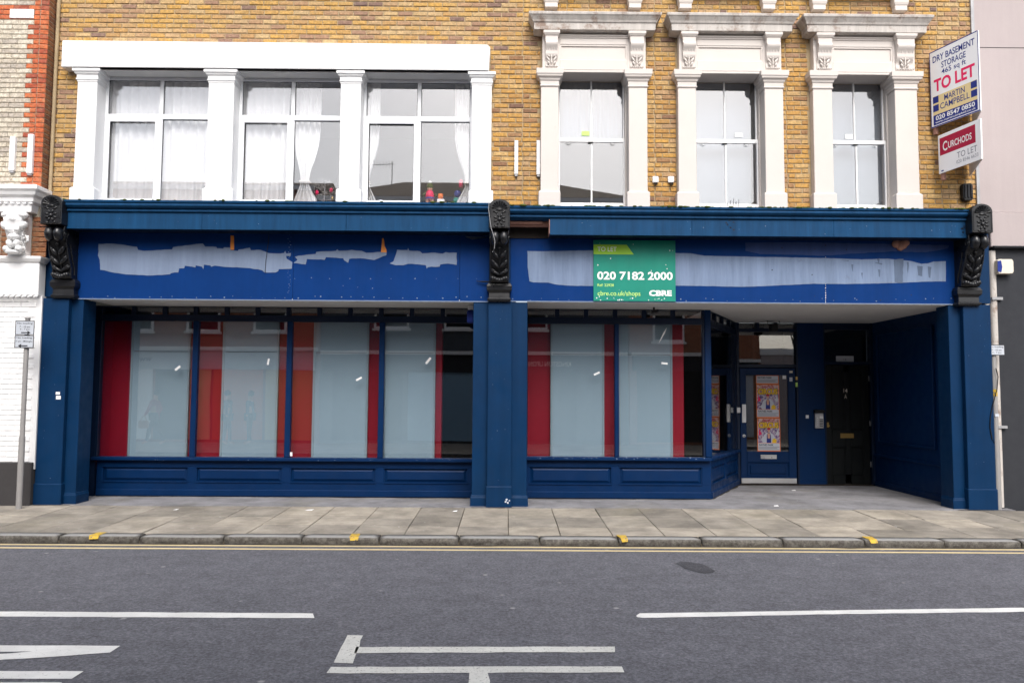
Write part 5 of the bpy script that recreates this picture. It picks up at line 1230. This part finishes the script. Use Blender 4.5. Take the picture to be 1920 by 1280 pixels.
# ------------------------------------------------------------------ circus posters on the shop door
def art(name, stops, scale=22):
    m, t, b = nodes(name); t.links.new(ramp(t, pos_noise(t, scale, 3, .6), stops, 'CONSTANT'), b.inputs['Base Color']); b.inputs['Roughness'].default_value = .45; return m
MAT['print_art'] = art('mixed purple print', [(0, (.05,.03,.10)), (.40, (.19,.11,.28)), (.47, (.36,.27,.42)), (.53, (.58,.52,.56)), (.6, (.09,.11,.24)), (.66, (.5,.2,.13))])
MAT['print_art_warm'] = art('mixed warm print', [(0, (.35,.12,.1)), (.42, (.6,.34,.28)), (.5, (.66,.5,.5)), (.58, (.5,.2,.12)), (.65, (.3,.2,.4))])
def poster(x0, x1, z0, z1, label, full=True):
    Y = YD+.0195; t = thing('circus_poster', label, 'poster', ((x0+x1)/2, Y, z0), 'circus posters pasted up the shop door glass')
    W = x1-x0; f0 = z0+.018
    MB().box(x0, x1, Y-.0012, Y-.0002, z0, z1).build('sheet', MAT['print_orange'], t)
    fh = .135
    MB().box(x0+.012, x1-.012, Y-.0018, Y-.0013, f0, f0+fh).build('date_panel', MAT['print_pale'], t)
    lettering(t, 'RAYNES PARK', (x0+W*.39, Y-.0024, f0+fh-.032), W*.62, .036, MAT['print_black'], .02)
    for k in range(3): MB().box(x0+.02, x1-.02-(.04 if k == 1 else 0), Y-.0022, Y-.0019, f0+.015+.022*k, f0+.024+.022*k).build('small_print', MAT['print_grey'], t)
    if not full: return t
    h0, h1 = f0+fh+.006, z1-.012; H = h1-h0
    MB().box(x0+.012, x1-.012, Y-.0018, Y-.0013, h0, h0+H*.62).build('picture', MAT['print_art'], t)
    MB().box(x0+.012, x1-.012, Y-.0018, Y-.0013, h0+H*.62, h1).build('title_panel', MAT['print_art_warm'], t)
    xm = (x0+x1)/2
    lettering(t, 'SANTUS', (xm, Y-.0024, h1-H*.08), W*.52, H*.11, MAT['print_red'], .02)
    lettering(t, 'CIRCUS', (xm, Y-.0023, h1-H*.27), W*.90, H*.27, MAT['print_black'], .09); lettering(t, 'CIRCUS', (xm, Y-.0027, h1-H*.27), W*.86, H*.24, MAT['print_yellow'], .05)
    def pl(name, pts, mat, k): MB().sheet([(xm+u*W, h0+v*H) for u, v in pts], Y-.0019-k, Y-.0019-k+.0004).build(name, MAT[mat], t)
    pl('figure_coat', [(-.26,.0),(.26,.0),(.30,.16),(.20,.34),(.08,.43),(-.08,.43),(-.20,.34),(-.32,.10)], 'print_pale', 0)
    pl('figure_shirt', [(-.10,.0),(.10,.0),(.09,.3),(.05,.42),(-.05,.42),(-.09,.3)], 'print_navy', .0004)
    pl('figure_chest', [(-.05,.18),(.05,.18),(.06,.4),(-.06,.4)], 'print_skin', .0008)
    pl('figure_face', [(.05*math.cos(a),.50+.07*math.sin(a)) for a in [k*math.pi/6 for k in range(12)]], 'print_skin', .0008)
    pl('figure_hat', [(-.10,.54),(.10,.54),(.06,.56),(.07,.62),(-.07,.62),(-.06,.56)], 'print_red', .0012)
    pl('figure_lion', [(.14,.0),(.32,.0),(.34,.12),(.24,.2),(.15,.13)], 'print_yellow', .0008)
    pl('light_beam', [(-.44,.3),(-.3,.36),(-.42,.6)], 'print_magenta', .0004); pl('light_beam', [(.44,.3),(.3,.36),(.42,.6)], 'print_pale', .0004)
    return t
zp = lambda y: AZ(y, YD+.019, 1440); xa, xb2 = px(1418.5,YD+.019,770), px(1461.5,YD+.019,770)
poster(xa-.004, xb2-.006, zp(720), zp(703.5), 'topmost strip of a circus poster showing only the place name', False)
poster(xa, xb2, zp(783), zp(720.5), 'upper complete circus poster with yellow title on the shop door')
poster(xa+.008, xb2+.008, zp(846), zp(783.5), 'lower complete circus poster, reaching the bottom of the door glass')

# ------------------------------------------------------------------ curtains and ornaments upstairs
def curtain(x0, x1, z0, z1, Y, label, folds=7, tie=None, amp=.035, lean=0, mat='net'):
    nx, nz = folds*8, 22; v, f = [], []
    ph = random.uniform(0, 6)
    for j in range(nz+1):
        t = j/nz; z = z1-(z1-z0)*t; a, b_ = x0, x1
        if tie:
            c, zt_, wmin = tie; k = math.exp(-((z-zt_)/.42)**2) if z > zt_ else math.exp(-((z-zt_)/.25)**2)
            wd = (x1-x0)*(1-k)+wmin*k; cc = (x0+x1)/2*(1-k)+c*k; a, b_ = cc-wd/2, cc+wd/2
        for i in range(nx+1):
            u = i/nx; w_ = u*folds*2*math.pi+ph+.5*math.sin(u*9+ph)
            v.append((a+(b_-a)*u+lean*t, Y+amp*math.sin(w_)*(.7+.3*math.sin(u*5+t*2+ph))+.012*math.sin(t*5+u*8), z))
    n = nx+1
    for j in range(nz):
        for i in range(nx): f.append((j*n+i, j*n+i+1, (j+1)*n+i+1, (j+1)*n+i))
    m_ = MB(); m_.add(v, f, True); o = m_.build('curtain', MAT[mat], None, label=label, cat='curtain', group='net curtains in the upper windows')
    if tie:
        c, zt_, wmin = tie; tb = MB(); tb.box(c-wmin/2-.015, c+wmin/2+.015, Y-.06, Y+.06, zt_-.012, zt_+.012); tb.build('tie_back', MAT['cream_plastic'], o, bev=.005)
random.seed(31)
YC = .285; xc = lambda p: AX(p, YC, 270); zcv = lambda p: AZ(p, YC, 515)
curtain(xc(198), xc(300), zcv(382), zcv(140), YC, 'closed white net curtain in the half nearest the red brick house', 6)
curtain(xc(299), xc(394), zcv(382), zcv(140), YC, 'closed white net curtain beside the second white column', 6)
curtain(xc(440), xc(540), zcv(382), zcv(140), YC, 'closed white net curtain in the left half of the middle window', 6)
curtain(xc(550), xc(602), zcv(382), zcv(140), YC, 'white curtain gathered by a tie in the middle window', 5, (xc(574), zcv(341), .13))
curtain(xc(684), xc(712), zcv(382), zcv(140), YC, 'narrow white curtain drawn to the left of the third window', 4, (xc(690), zcv(341), .06))
curtain(xc(852), xc(888), zcv(382), zcv(140), YC, 'white tied curtain at the right end of the third window', 4, (xc(878), zcv(341), .08))
for i, ((a, b_), l) in enumerate((((1050,1172),'pale drawn curtain behind the first sash window'), ((1304,1424),'pale sheet added behind the second sash window as its sky reflection'), ((1556,1674),'pale sheet added behind the third sash window as its sky reflection'))):
    Y = .36; 
    if i == 0:
        curtain(AX(a,Y,260), AX(1112,Y,260), AZ(262,Y,1364), AZ(140,Y,1364), Y, 'sheer curtain hanging in the left half of the first sash window', 4, None, .02, 0, 'sheer')
        curtain(AX(1110,Y,260), AX(b_,Y,260), AZ(262,Y,1364), AZ(140,Y,1364), Y+.02, 'sheer curtain hanging in the right half of the first sash window', 4, None, .02, 0, 'sheer')
    else:
        w0, w1 = AX(a,Y,260), AX(b_,Y,260); w1 -= (w1-w0)*.14
        t = thing('reflection_sheet', l, 'sky_sheet', ((w0+w1)/2, Y, AZ(380,Y,1364)), 'pale sheets added for the sky reflection in the sash windows')  # added sheet behind the glass, its paleness stands in for reflected sky
        MB().box(w0, w1, Y, Y+.004, AZ(384,Y,1364), AZ(150,Y,1364)).build('pale_sheet', MAT['sky_sheet'], t); m_ = MB(); m_.tube([(w0,Y,AZ(146,Y,1364)),(w1,Y,AZ(146,Y,1364))], .03, 8); m_.build('sheet_tube', MAT['plastic_white'], t)
for x, y, mat, l in ((1098,251,'lime_text','pale green label inside the first sash window'), (1385,254,'print_white','white label with green edge inside the second sash window'), (1592,257,'print_white','white label inside the third sash window')):
    X, Z = A(x, y, .215); MB().box(X-.06, X+.06, .212, .2145, Z-.03, Z+.04).build('window_label', MAT[mat], None, label=l, cat='label')
X, Z = A(1372,380,.1); pt = thing('bird_spikes', 'little row of wire bird spikes on the second sash window sill', 'bird spikes', (X, .1, Z))
MB().box(X-.09, X+.12, .07, .13, zs0+.003, zs0+.03).build('base', MAT['plastic_white'], pt)
for k, (dx, h_) in enumerate(((-.07,.06),(-.03,.11),(.02,.13),(.06,.09),(.1,.12))): m_ = MB(); m_.tube([(X+dx,.1,zs0+.03),(X+dx+.01,.1,zs0+.03+h_)], .004, 5); m_.build('spike', MAT['plastic_black'], pt)
# ornaments on the inner sill of the white windows
zo = zw0+.05; YO = .42
MB().box(C0+.05, C1-.05, .225, .6, zo-.04, zo).build('inner_sill', MAT['upvc'], building)
xo = lambda p: AX(p, YO, 360); S_ = 12.15/1493
t = thing('doll', 'knitted doll in a green bobble hat and red jumper with striped legs', 'doll', (xo(806), YO, zo)); X = xo(806)
for s in (-1, 1):
    m_ = MB(); m_.tube([(X+s*.035,YO,zo),(X+s*.035,YO,zo+.15)], .03, 10); m_.build('leg', MAT['print_skin'], t)
    m_ = MB(); m_.tube([(X+s*.05,YO,zo+.25),(X+s*.1,YO-.01,zo+.21),(X+s*.105,YO-.02,zo+.18)], [.025,.022,.018], 8); m_.build('arm', MAT['moss'], t)
m_ = MB(); m_.lathe((X,YO,zo+.14), [(0,0),(.065,.0),(.07,.06),(.055,.12),(.03,.14),(0,.145)], 12); m_.build('body', MAT['print_magenta'], t)
m_ = MB(); m_.lathe((X,YO,zo+.14), [(.071,.0),(.073,.012),(.071,.024)], 12); m_.build('belt', MAT['print_navy'], t)
m_ = MB(); m_.ell((X,YO,zo+.31), .045,.045,.05); m_.build('head', MAT['print_skin'], t)
m_ = MB(); m_.lathe((X,YO,zo+.315), [(.05,.0),(.055,.02),(.04,.07),(.01,.09)], 12); m_.build('hat', MAT['moss'], t); m_ = MB(); m_.ell((X,YO,zo+.41), .025,.025,.025); m_.build('bobble', MAT['print_white'], t)
t = thing('book_stack', 'short stack of cream books beside the knitted doll', 'books', (xo(827), YO, zo)); X = xo(827)
for k, (w_, h_, mat) in enumerate(((.11,.035,'print_sand'),(.10,.025,'print_white'),(.095,.025,'print_sand'),(.055,.05,'print_white'))):
    z = zo+sum((.035,.025,.025,.05)[:k]); MB().box(X-w_, X+w_, YO-.06, YO+.06, z, z+h_-.001).build('book', MAT[mat], t, bev=.003)
m_ = MB(); m_.lathe((xo(826),YO,zo+.135), [(0,0),(.04,.0),(.042,.05),(.04,.09),(0,.095)], 12); m_.build('candle', MAT['print_orange'], None, label='stubby orange candle standing on the cream books', cat='candle')
t = thing('plush_toy', 'green and teal plush toy leaning beside the tied curtain', 'toy', (xo(852), YO, zo)); X = xo(852)
for nm, dx, dz_, r_, mat in (('foot',-.03,.05,.055,'lime'),('body',.03,.12,.055,'teal'),('head',.05,.23,.06,'plastic_blue'),('belly',-.01,.06,.03,'print_yellow')): m_ = MB(); m_.ell((X+dx,YO-(.03 if nm=='belly' else 0),zo+dz_), r_,r_*.8,r_); m_.build(nm, MAT[mat], t)
m_ = MB(); m_.lathe((xo(864),YO+.03,zo+.34), [(0,0),(.035,.0),(.035,.1),(.02,.12),(0,.125)], 10); m_.build('red_ornament', MAT['print_magenta'], None, label='red tubular ornament hanging above the plush toy', cat='ornament')
m_ = MB(); m_.ell((xo(714),YO,zo+.06), .075,.075,.07, 0, 14, 8); m_.build('patterned_ball', MAT['print_pale'], None, label='pale patterned ball on the sill of the third window', cat='ball')
m_ = MB(); m_.lathe((xo(738),YO,zo), [(0,0),(.05,.0),(.045,.02),(.04,.05),(.045,.06),(.025,.085),(0,.095)], 12); m_.build('red_bell', MAT['print_magenta'], None, label='small red bell shaped ornament on the third window sill', cat='ornament')
m_ = MB(); m_.ell((xo(792),YO,zo+.035), .05,.04,.035); m_.build('bread_roll', MAT['print_skin'], None, label='small tan lump lying beside the knitted doll', cat='ornament')
X = xo(572); t = thing('wooden_box', 'low wooden box with a white model on top behind the tied curtain', 'box', (X, YO, zo))
MB().box(X-.11, X+.11, YO-.05, YO+.05, zo, zo+.03).build('base', MAT['print_sand'], t); MB().box(X-.12, X-.09, YO-.05, YO+.05, zo+.031, zo+.13).build('end_board', MAT['print_sand'], t); MB().sheet([(X-.07,zo+.031),(X+.11,zo+.031),(X+.09,zo+.07),(X-.02,zo+.1),(X-.07,zo+.09)], YO-.03, YO+.03).build('model', MAT['print_white'], t, bev=.006); MB().box(X+.0, X+.05, YO-.035, YO+.02, zo+.105, zo+.14).build('black_block', MAT['plastic_black'], t)
random.seed(8); X = xo(608); t = thing('tinsel_tree', 'silver tinsel tree with a few red baubles in the middle window', 'tinsel tree', (X, YO, zo))
m_ = MB(); m_.tube([(X,YO,zo),(X+.01,YO,zo+.4)], .008, 6); m_.lathe((X,YO,zo), [(0,0),(.05,0),(.03,.08),(.0,.085)], 10); m_.build('stem', MAT['galv'], t)
m_ = MB()
for k in range(220):
    z = random.uniform(.08,.46); r_ = (.17 if z < .38 else .12)*math.sqrt(random.random()); a = random.uniform(0,6.28)
    m_.ell((X+r_*math.cos(a), YO+.35*r_*math.sin(a), zo+z), .004, .004, random.uniform(.006,.016), random.uniform(-1,1), 5, 3)
tag(m_.build('tinsel', MAT['steel'], t), kind='stuff')
for dx, dz_, r_, mat in ((-.10,.22,.028,'print_magenta'),(.12,.26,.028,'print_magenta'),(.14,.13,.025,'brass')): m_ = MB(); m_.ell((X+dx,YO-.05,zo+dz_), r_,r_,r_*1.3, 0, 10, 6); m_.build('bauble', MAT[mat], t)

# loose cable down the middle corbel, and litter
m_ = MB(); m_.tube([(*(lambda q: (q[0],))(A(x,y,-.66)), -.655 if y < 458 else -.64, A(x,y,-.66)[1]) for x, y in ((917,378),(916,392),(919,415),(921,428),(925,440),(928,452),(927,465),(923,472))], .005, 6); m_.build('cable', MAT['galv'], None, label='thin grey wire hanging over the middle corbel', cat='cable')
m_ = MB(); c = A(912,527,YF-.04); m_.tube([(c[0]-.15,YF-.03,c[1]+.0),(c[0]-.05,YF-.05,c[1]-.01),(c[0]+.1,YF-.08,c[1]-.015)], [.004,.012,.008], 6); m_.build('cable', MAT['plastic_black'], None, label='short black cable stub beside the base of the middle corbel', cat='cable')
m_ = MB(); m_.tube([(A(500.5+dx,440+k*8,YF)[0], YF-.012, A(500,440+k*8,YF)[1]) for k, dx in enumerate((4,3.5,3,1.5,.5,0,-1.5,-2,-2.5,-3))], .004, 6); m_.build('cable', MAT['plastic_black'], None, label='thin black cable pinned across the left grey patch', cat='cable')
random.seed(14)
for i, (x, y, l) in enumerate(((580,954,'folded white paper scrap on the slabs below the wide window'), (853,956,'small white paper scrap near the middle pilaster'), (330,953,'white crumb of litter below the first stall riser panel'), (1455,948,'pale leaf of litter outside the shop door'), (1488,919,'tiny white litter piece inside the lobby'))):
    Xg, Yg = G(x, y, .01 if Y else 0); zg = .008 if Yg > -.2 else pz(Yg)+.002; r_ = .035 if i else .06
    m_ = MB(); m_.add([(Xg-r_,Yg-.02,zg),(Xg+r_*.8,Yg-.05,zg+.004),(Xg+r_,Yg+.03,zg+.012),(Xg-r_*.5,Yg+.05,zg+.003)], [(0,1,2),(0,2,3)]); m_.build('litter', MAT['print_white'], None, label=l, cat='litter', group='litter on the pavement')
# ------------------------------------------------------------------ the other side of the street (seen in the glass)
YO_ = -14.0
opk = tag(MB().box(-60, 60, -9.4, -9.2, ZR-.2, ZK).build('kerb', MAT['granite']), 'granite kerb on the far side of the road behind the viewer', kind='structure')
tag(MB().box(-60, 60, YO_-.5, -9.401, ZR-.2, ZK-.002).build('pavement', MAT['slab']), 'slab pavement on the side of the street behind the viewer', kind='structure')
MAT['slate'] = paint('grey render', (.075,.085,.10), .8, .12, 1.5)
MAT['tile'] = paint('brown roof tiles', (.16,.12,.08), .9, .35, 9, bmp=.6, bscale=12)
MAT['op_brick'] = brick_mat('opposite red brick', [(0, (.34,.13,.075)), (.5, (.40,.16,.085)), (1, (.26,.11,.075))], .3)
MAT['shop_yellow'] = plain('yellow shop paint', (.6,.42,.12)); MAT['shop_orange'] = plain('orange shop paint', (.7,.16,.03)); MAT['shop_blue'] = plain('pale blue shop paint', (.25,.4,.55))
def op_window(parent, x, z, w_, h_):
    wn = link('window', None, parent, (x, YO_, z))
    m_ = MB(); e = .07
    for q in ((x-w_/2,x-w_/2+e,z,z+h_),(x+w_/2-e,x+w_/2,z,z+h_),(x-w_/2+e,x+w_/2-e,z+h_-e,z+h_),(x-w_/2+e,x+w_/2-e,z,z+e),(x-w_/2+e,x+w_/2-e,z+h_*.5-.03,z+h_*.5+.03)): m_.box(q[0],q[1],YO_-.02,YO_+.04,q[2],q[3])
    m_.build('frame', MAT['white'], wn); MB().box(x-w_/2+e, x+w_/2-e, YO_-.01, YO_+.0, z+e, z+h_-e).build('pane', MAT['door_black'], wn)
    MB().box(x-w_/2-.06, x+w_/2+.06, YO_+.0, YO_+.1, z-.08, z-.001).build('sill', MAT['white'], wn)
def op_house(x0, x1, h, mat, label, ridge, wins, shop, band, hip=0):
    t = thing('terrace_house', label, 'house', ((x0+x1)/2, YO_, 0), 'houses across the street')
    MB().box(x0, x1, YO_-7, YO_-.03, -.1, h).build('wall', MAT[mat], t)
    m_ = MB(); r0, r1 = x0+hip, x1-hip
    m_.add([(x0-.1,YO_+.3,h-.05),(x1+.1,YO_+.3,h-.05),(x1+.1,YO_-7.2,h-.05),(x0-.1,YO_-7.2,h-.05),(r0,YO_-3,h+ridge),(r1,YO_-3,h+ridge)], [(0,1,5,4),(1,2,5),(2,3,4,5),(3,0,4),(3,2,1,0)])
    n = int((x1-x0)/.3)
    m_.build('roof', MAT['tile'], t)
    MB().box(x0-.08, x1+.08, YO_+.16, YO_+.29, h-.2, h-.051).build('gutter', MAT['white'], t)
    for w_ in wins: op_window(t, *w_)
    if band: MB().box(x0+.1, x1-.1, YO_-.029, YO_+.12, band[0], band[1]).build('shop_sign', MAT[band[2]], t); MB().box(x0+.05, x1-.05, YO_-.029, YO_+.25, band[1]+.001, band[1]+.12).build('shop_cornice', MAT['white'], t)
    for a, b_, m2 in shop: MB().box(a, b_, YO_-.028, YO_+.02, .05, (band[0] if band else 2.6)-.003).build('shop_panel', MAT[m2], t)
    return t
o1 = op_house(-24, -6.5, 8.55, 'op_brick', 'red brick house across the street with white windows over coloured shops', .9, [(-22+2.3*k, 3.75, 1.15, 1.7) for k in range(7)]+[(-22+2.3*k, 6.2, 1.1, 1.4) for k in range(7)], [(-15.5,-13.6,'shop_blue'),(-13.5,-12.2,'plastic_white'),(-12.1,-11,'door_black'),(-10.9,-10.2,'print_sand'),(-10.1,-8.4,'shop_orange'),(-8.3,-6.7,'shop_yellow')], (2.45,3.1,'print_pale'))
lettering(o1, 'www.thepe', (-12.9, YO_+.125, 2.78), 1.4, .26, MAT['print_black'], .01, math.pi)
o2 = op_house(-6.45, 4.2, 8.2, 'slate', 'dark slate rendered house across the street with a tiled hip roof', 1.3, [(-4+2.4*k, 3.9, 1.2, 1.6) for k in range(3)], [(-6,-3.6,'door_black'),(-3.4,-1.0,'shop_blue'),(-.8,.2,'door_black'),(.4,2.4,'char'),(2.5,4.1,'slate')], (2.4,3.0,'char'), 2.6)
lettering(o2, 'KINGSTON UPON THAMES', (1.1, YO_+.125, 2.7), 2.2, .16, MAT['print_white'], .01, math.pi)
o3 = op_house(4.25, 10.1, 5.6, 'op_brick', 'low brown brick house across the street next to the gap', .6, [(5.6,3.5,1.1,1.4),(8.6,3.5,1.1,1.4)], [(4.5,7,'door_black'),(7.2,9.8,'print_pale')], (2.5,3.0,'char'))
yw = thing('yard_wall', 'single storey grey wall with white coping across the street', 'wall', (17, YO_, 0))
MB().box(10.15, 30, YO_-.3, YO_, -.1, 3.3).build('wall', MAT['pink'], yw); MB().box(10.1, 30.05, YO_-.36, YO_+.06, 3.301, 3.55).build('coping', MAT['white'], yw)
# bare street tree behind the yard wall
random.seed(2); tr = thing('bare_tree', 'leafless tree standing behind the yard wall across the street', 'tree', (12.5, -18, 0)); tk, cr = MB(), MB()
def branch(p, d, L, r_, dep):
    pts = [p]; rs = [r_]
    for k in range(3):
        d = (d+Vector((random.uniform(-.2,.2), random.uniform(-.2,.2), random.uniform(-.05,.15)))).normalized(); p = p+d*L/3; pts.append(p); rs.append(r_*(1-.2*(k+1)))
    (tk if dep > 3 else cr).tube(pts, rs, 6 if dep > 2 else 4)
    if dep == 0: return
    for k in range(3):
        q = pts[random.randint(1, 3)]; nd = (d+Vector((random.uniform(-1,1), random.uniform(-1,1), random.uniform(-.2,.6)))).normalized(); branch(q, nd, L*.68, rs[-1]*.65, dep-1)
branch(Vector((12.5,-18,0)), Vector((0,0,1)), 3.4, .2, 5)
MAT['bark'] = paint('bark', (.06,.05,.04), .95, .3, 8); tk.build('trunk', MAT['bark'], tr); cr.build('crown', MAT['bark'], tr)
# television aerial on the slate house
ta = thing('tv_aerial', 'thin metal television aerial on the slate house roof', 'aerial', (-4.2, -16, 8.9)); m_ = MB(); m_.tube([(-4.2,-16,8.9),(-4.2,-16,10.0)], .015, 6); m_.build('mast', MAT['pole'], ta); m_ = MB(); m_.tube([(-4.9,-16,9.86),(-4.1,-16,9.9)], .01, 5)
for k in range(7): m_.tube([(-4.85+.11*k,-16,9.75),(-4.85+.11*k,-16,10.02)], .005, 4)
m_.build('elements', MAT['pole'], ta)
# ------------------------------------------------------------------ passers-by on the far pavement (seen in the shop glass)
MAT['cloth_red'] = plain('red coat cloth', (.42,.03,.04), .9); MAT['cloth_dark'] = plain('dark cloth', (.025,.027,.035), .9); MAT['cloth_blue'] = plain('denim', (.05,.07,.13), .9); MAT['hair'] = plain('dark hair', (.02,.014,.01), .7); MAT['leather'] = plain('tan leather', (.45,.24,.1), .6)
def skinned(name, verts, edges, radii, mat, parent, origin, sub=1):
    me = bpy.data.meshes.new(name); me.from_pydata([Vector(v) for v in verts], edges, [])
    o = bpy.data.objects.new(name, me); COL.objects.link(o)
    sk = o.modifiers.new('s', 'SKIN'); o.modifiers.new('u', 'SUBSURF').levels = sub
    for v, r_ in zip(me.skin_vertices[0].data, radii): v.radius = (r_, r_*.85)
    me.skin_vertices[0].data[0].use_root = True
    bpy.context.view_layer.update()
    m2 = bpy.data.meshes.new_from_object(o.evaluated_get(bpy.context.evaluated_depsgraph_get())); m2.name = name
    bpy.data.objects.remove(o)
    m2.materials.clear(); m2.materials.append(mat)
    for p in m2.polygons: p.use_smooth = True; p.material_index = 0
    return link(name, m2, parent, origin)
def person(x, y, label, coat, legs, stride, bag=None, face=1):
    p = thing('person', label, 'person', (x, y, ZK)); o = (x, y, ZK); s = stride; f = face
    J = [(0,0,.98),(0,0,1.15),(0,0,1.38),(0,.0,1.47),(f*.01,0,1.57),(f*.015,0,1.66),
         (f*.02,-.19,1.40),(f*-.10*s,-.23,1.13),(f*.06*s,-.22,.90),(f*.02,.19,1.40),(f*.12*s,.23,1.13),(f*.26*s,.21,.92),
         (0,-.10,.92),(f*.22*s,-.10,.52),(f*.30*s,-.10,.09),(f*(.30*s+.17),-.10,.04),(0,.10,.92),(f*-.10*s,.10,.52),(f*-.36*s,.10,.12),(f*(-.36*s+.16),.10,.04)]
    E = [(0,1),(1,2),(2,3),(3,4),(4,5),(2,6),(6,7),(7,8),(2,9),(9,10),(10,11),(0,12),(12,13),(13,14),(14,15),(0,16),(16,17),(17,18),(18,19)]
    R_ = [.14,.135,.15,.07,.085,.085,.06,.047,.035,.06,.047,.035,.09,.062,.045,.04,.09,.062,.045,.04]
    skinned('body', J, E, R_, MAT['print_skin'], p, o)
    skinned('coat', [(0,0,1.0),(0,0,1.18),(0,0,1.40),(0,0,1.46),(f*.02,-.19,1.40),(f*-.10*s,-.23,1.13),(f*.04*s,-.22,.95),(f*.02,.19,1.40),(f*.12*s,.23,1.13),(f*.24*s,.21,.96),(0,0,.82)], [(0,1),(1,2),(2,3),(2,4),(4,5),(5,6),(2,7),(7,8),(8,9),(0,10)], [.165,.155,.17,.08,.075,.06,.05,.075,.06,.05,.18], MAT[coat], p, o)
    skinned('trousers', [(0,0,.95)]+J[12:15]+J[16:19], [(0,1),(1,2),(2,3),(0,4),(4,5),(5,6)], [.15,.1,.075,.06,.1,.075,.06], MAT[legs], p, o)
    m_ = MB(); m_.ell((x-f*.02,y,ZK+1.67), .105,.095,.105, 0, 10, 7); m_.build('hair', MAT['hair'], p)
    if bag:
        b_ = thing('handbag', 'tan handbag carried by the person in the red coat', 'handbag', (x+f*.28, y+.21, ZK+.6)); c = Vector((x+f*.28*s, y+.21, ZK+.66))
        MB().box(c.x-.17, c.x+.17, c.y-.05, c.y+.05, c.z-.12, c.z+.12).build('bag', MAT['leather'], b_, bev=.03); m_ = MB(); m_.tube([c+Vector((-.1,0,.12)), c+Vector((-.03,0,.26)), c+Vector((.03,0,.26)), c+Vector((.1,0,.12))], .012, 6); m_.build('handle', MAT['leather'], b_)
person(-11.4, -12.5, 'person in a red coat striding along the far pavement with a handbag', 'cloth_red', 'cloth_dark', 1, True, -1)
person(-9.1, -12.6, 'person in a dark jacket standing on the far pavement with a companion', 'cloth_dark', 'cloth_dark', .25, None, 1)
person(-8.4, -12.7, 'person in dark blue clothes beside the dark jacket on the far pavement', 'cloth_blue', 'cloth_dark', .15, None, -1)
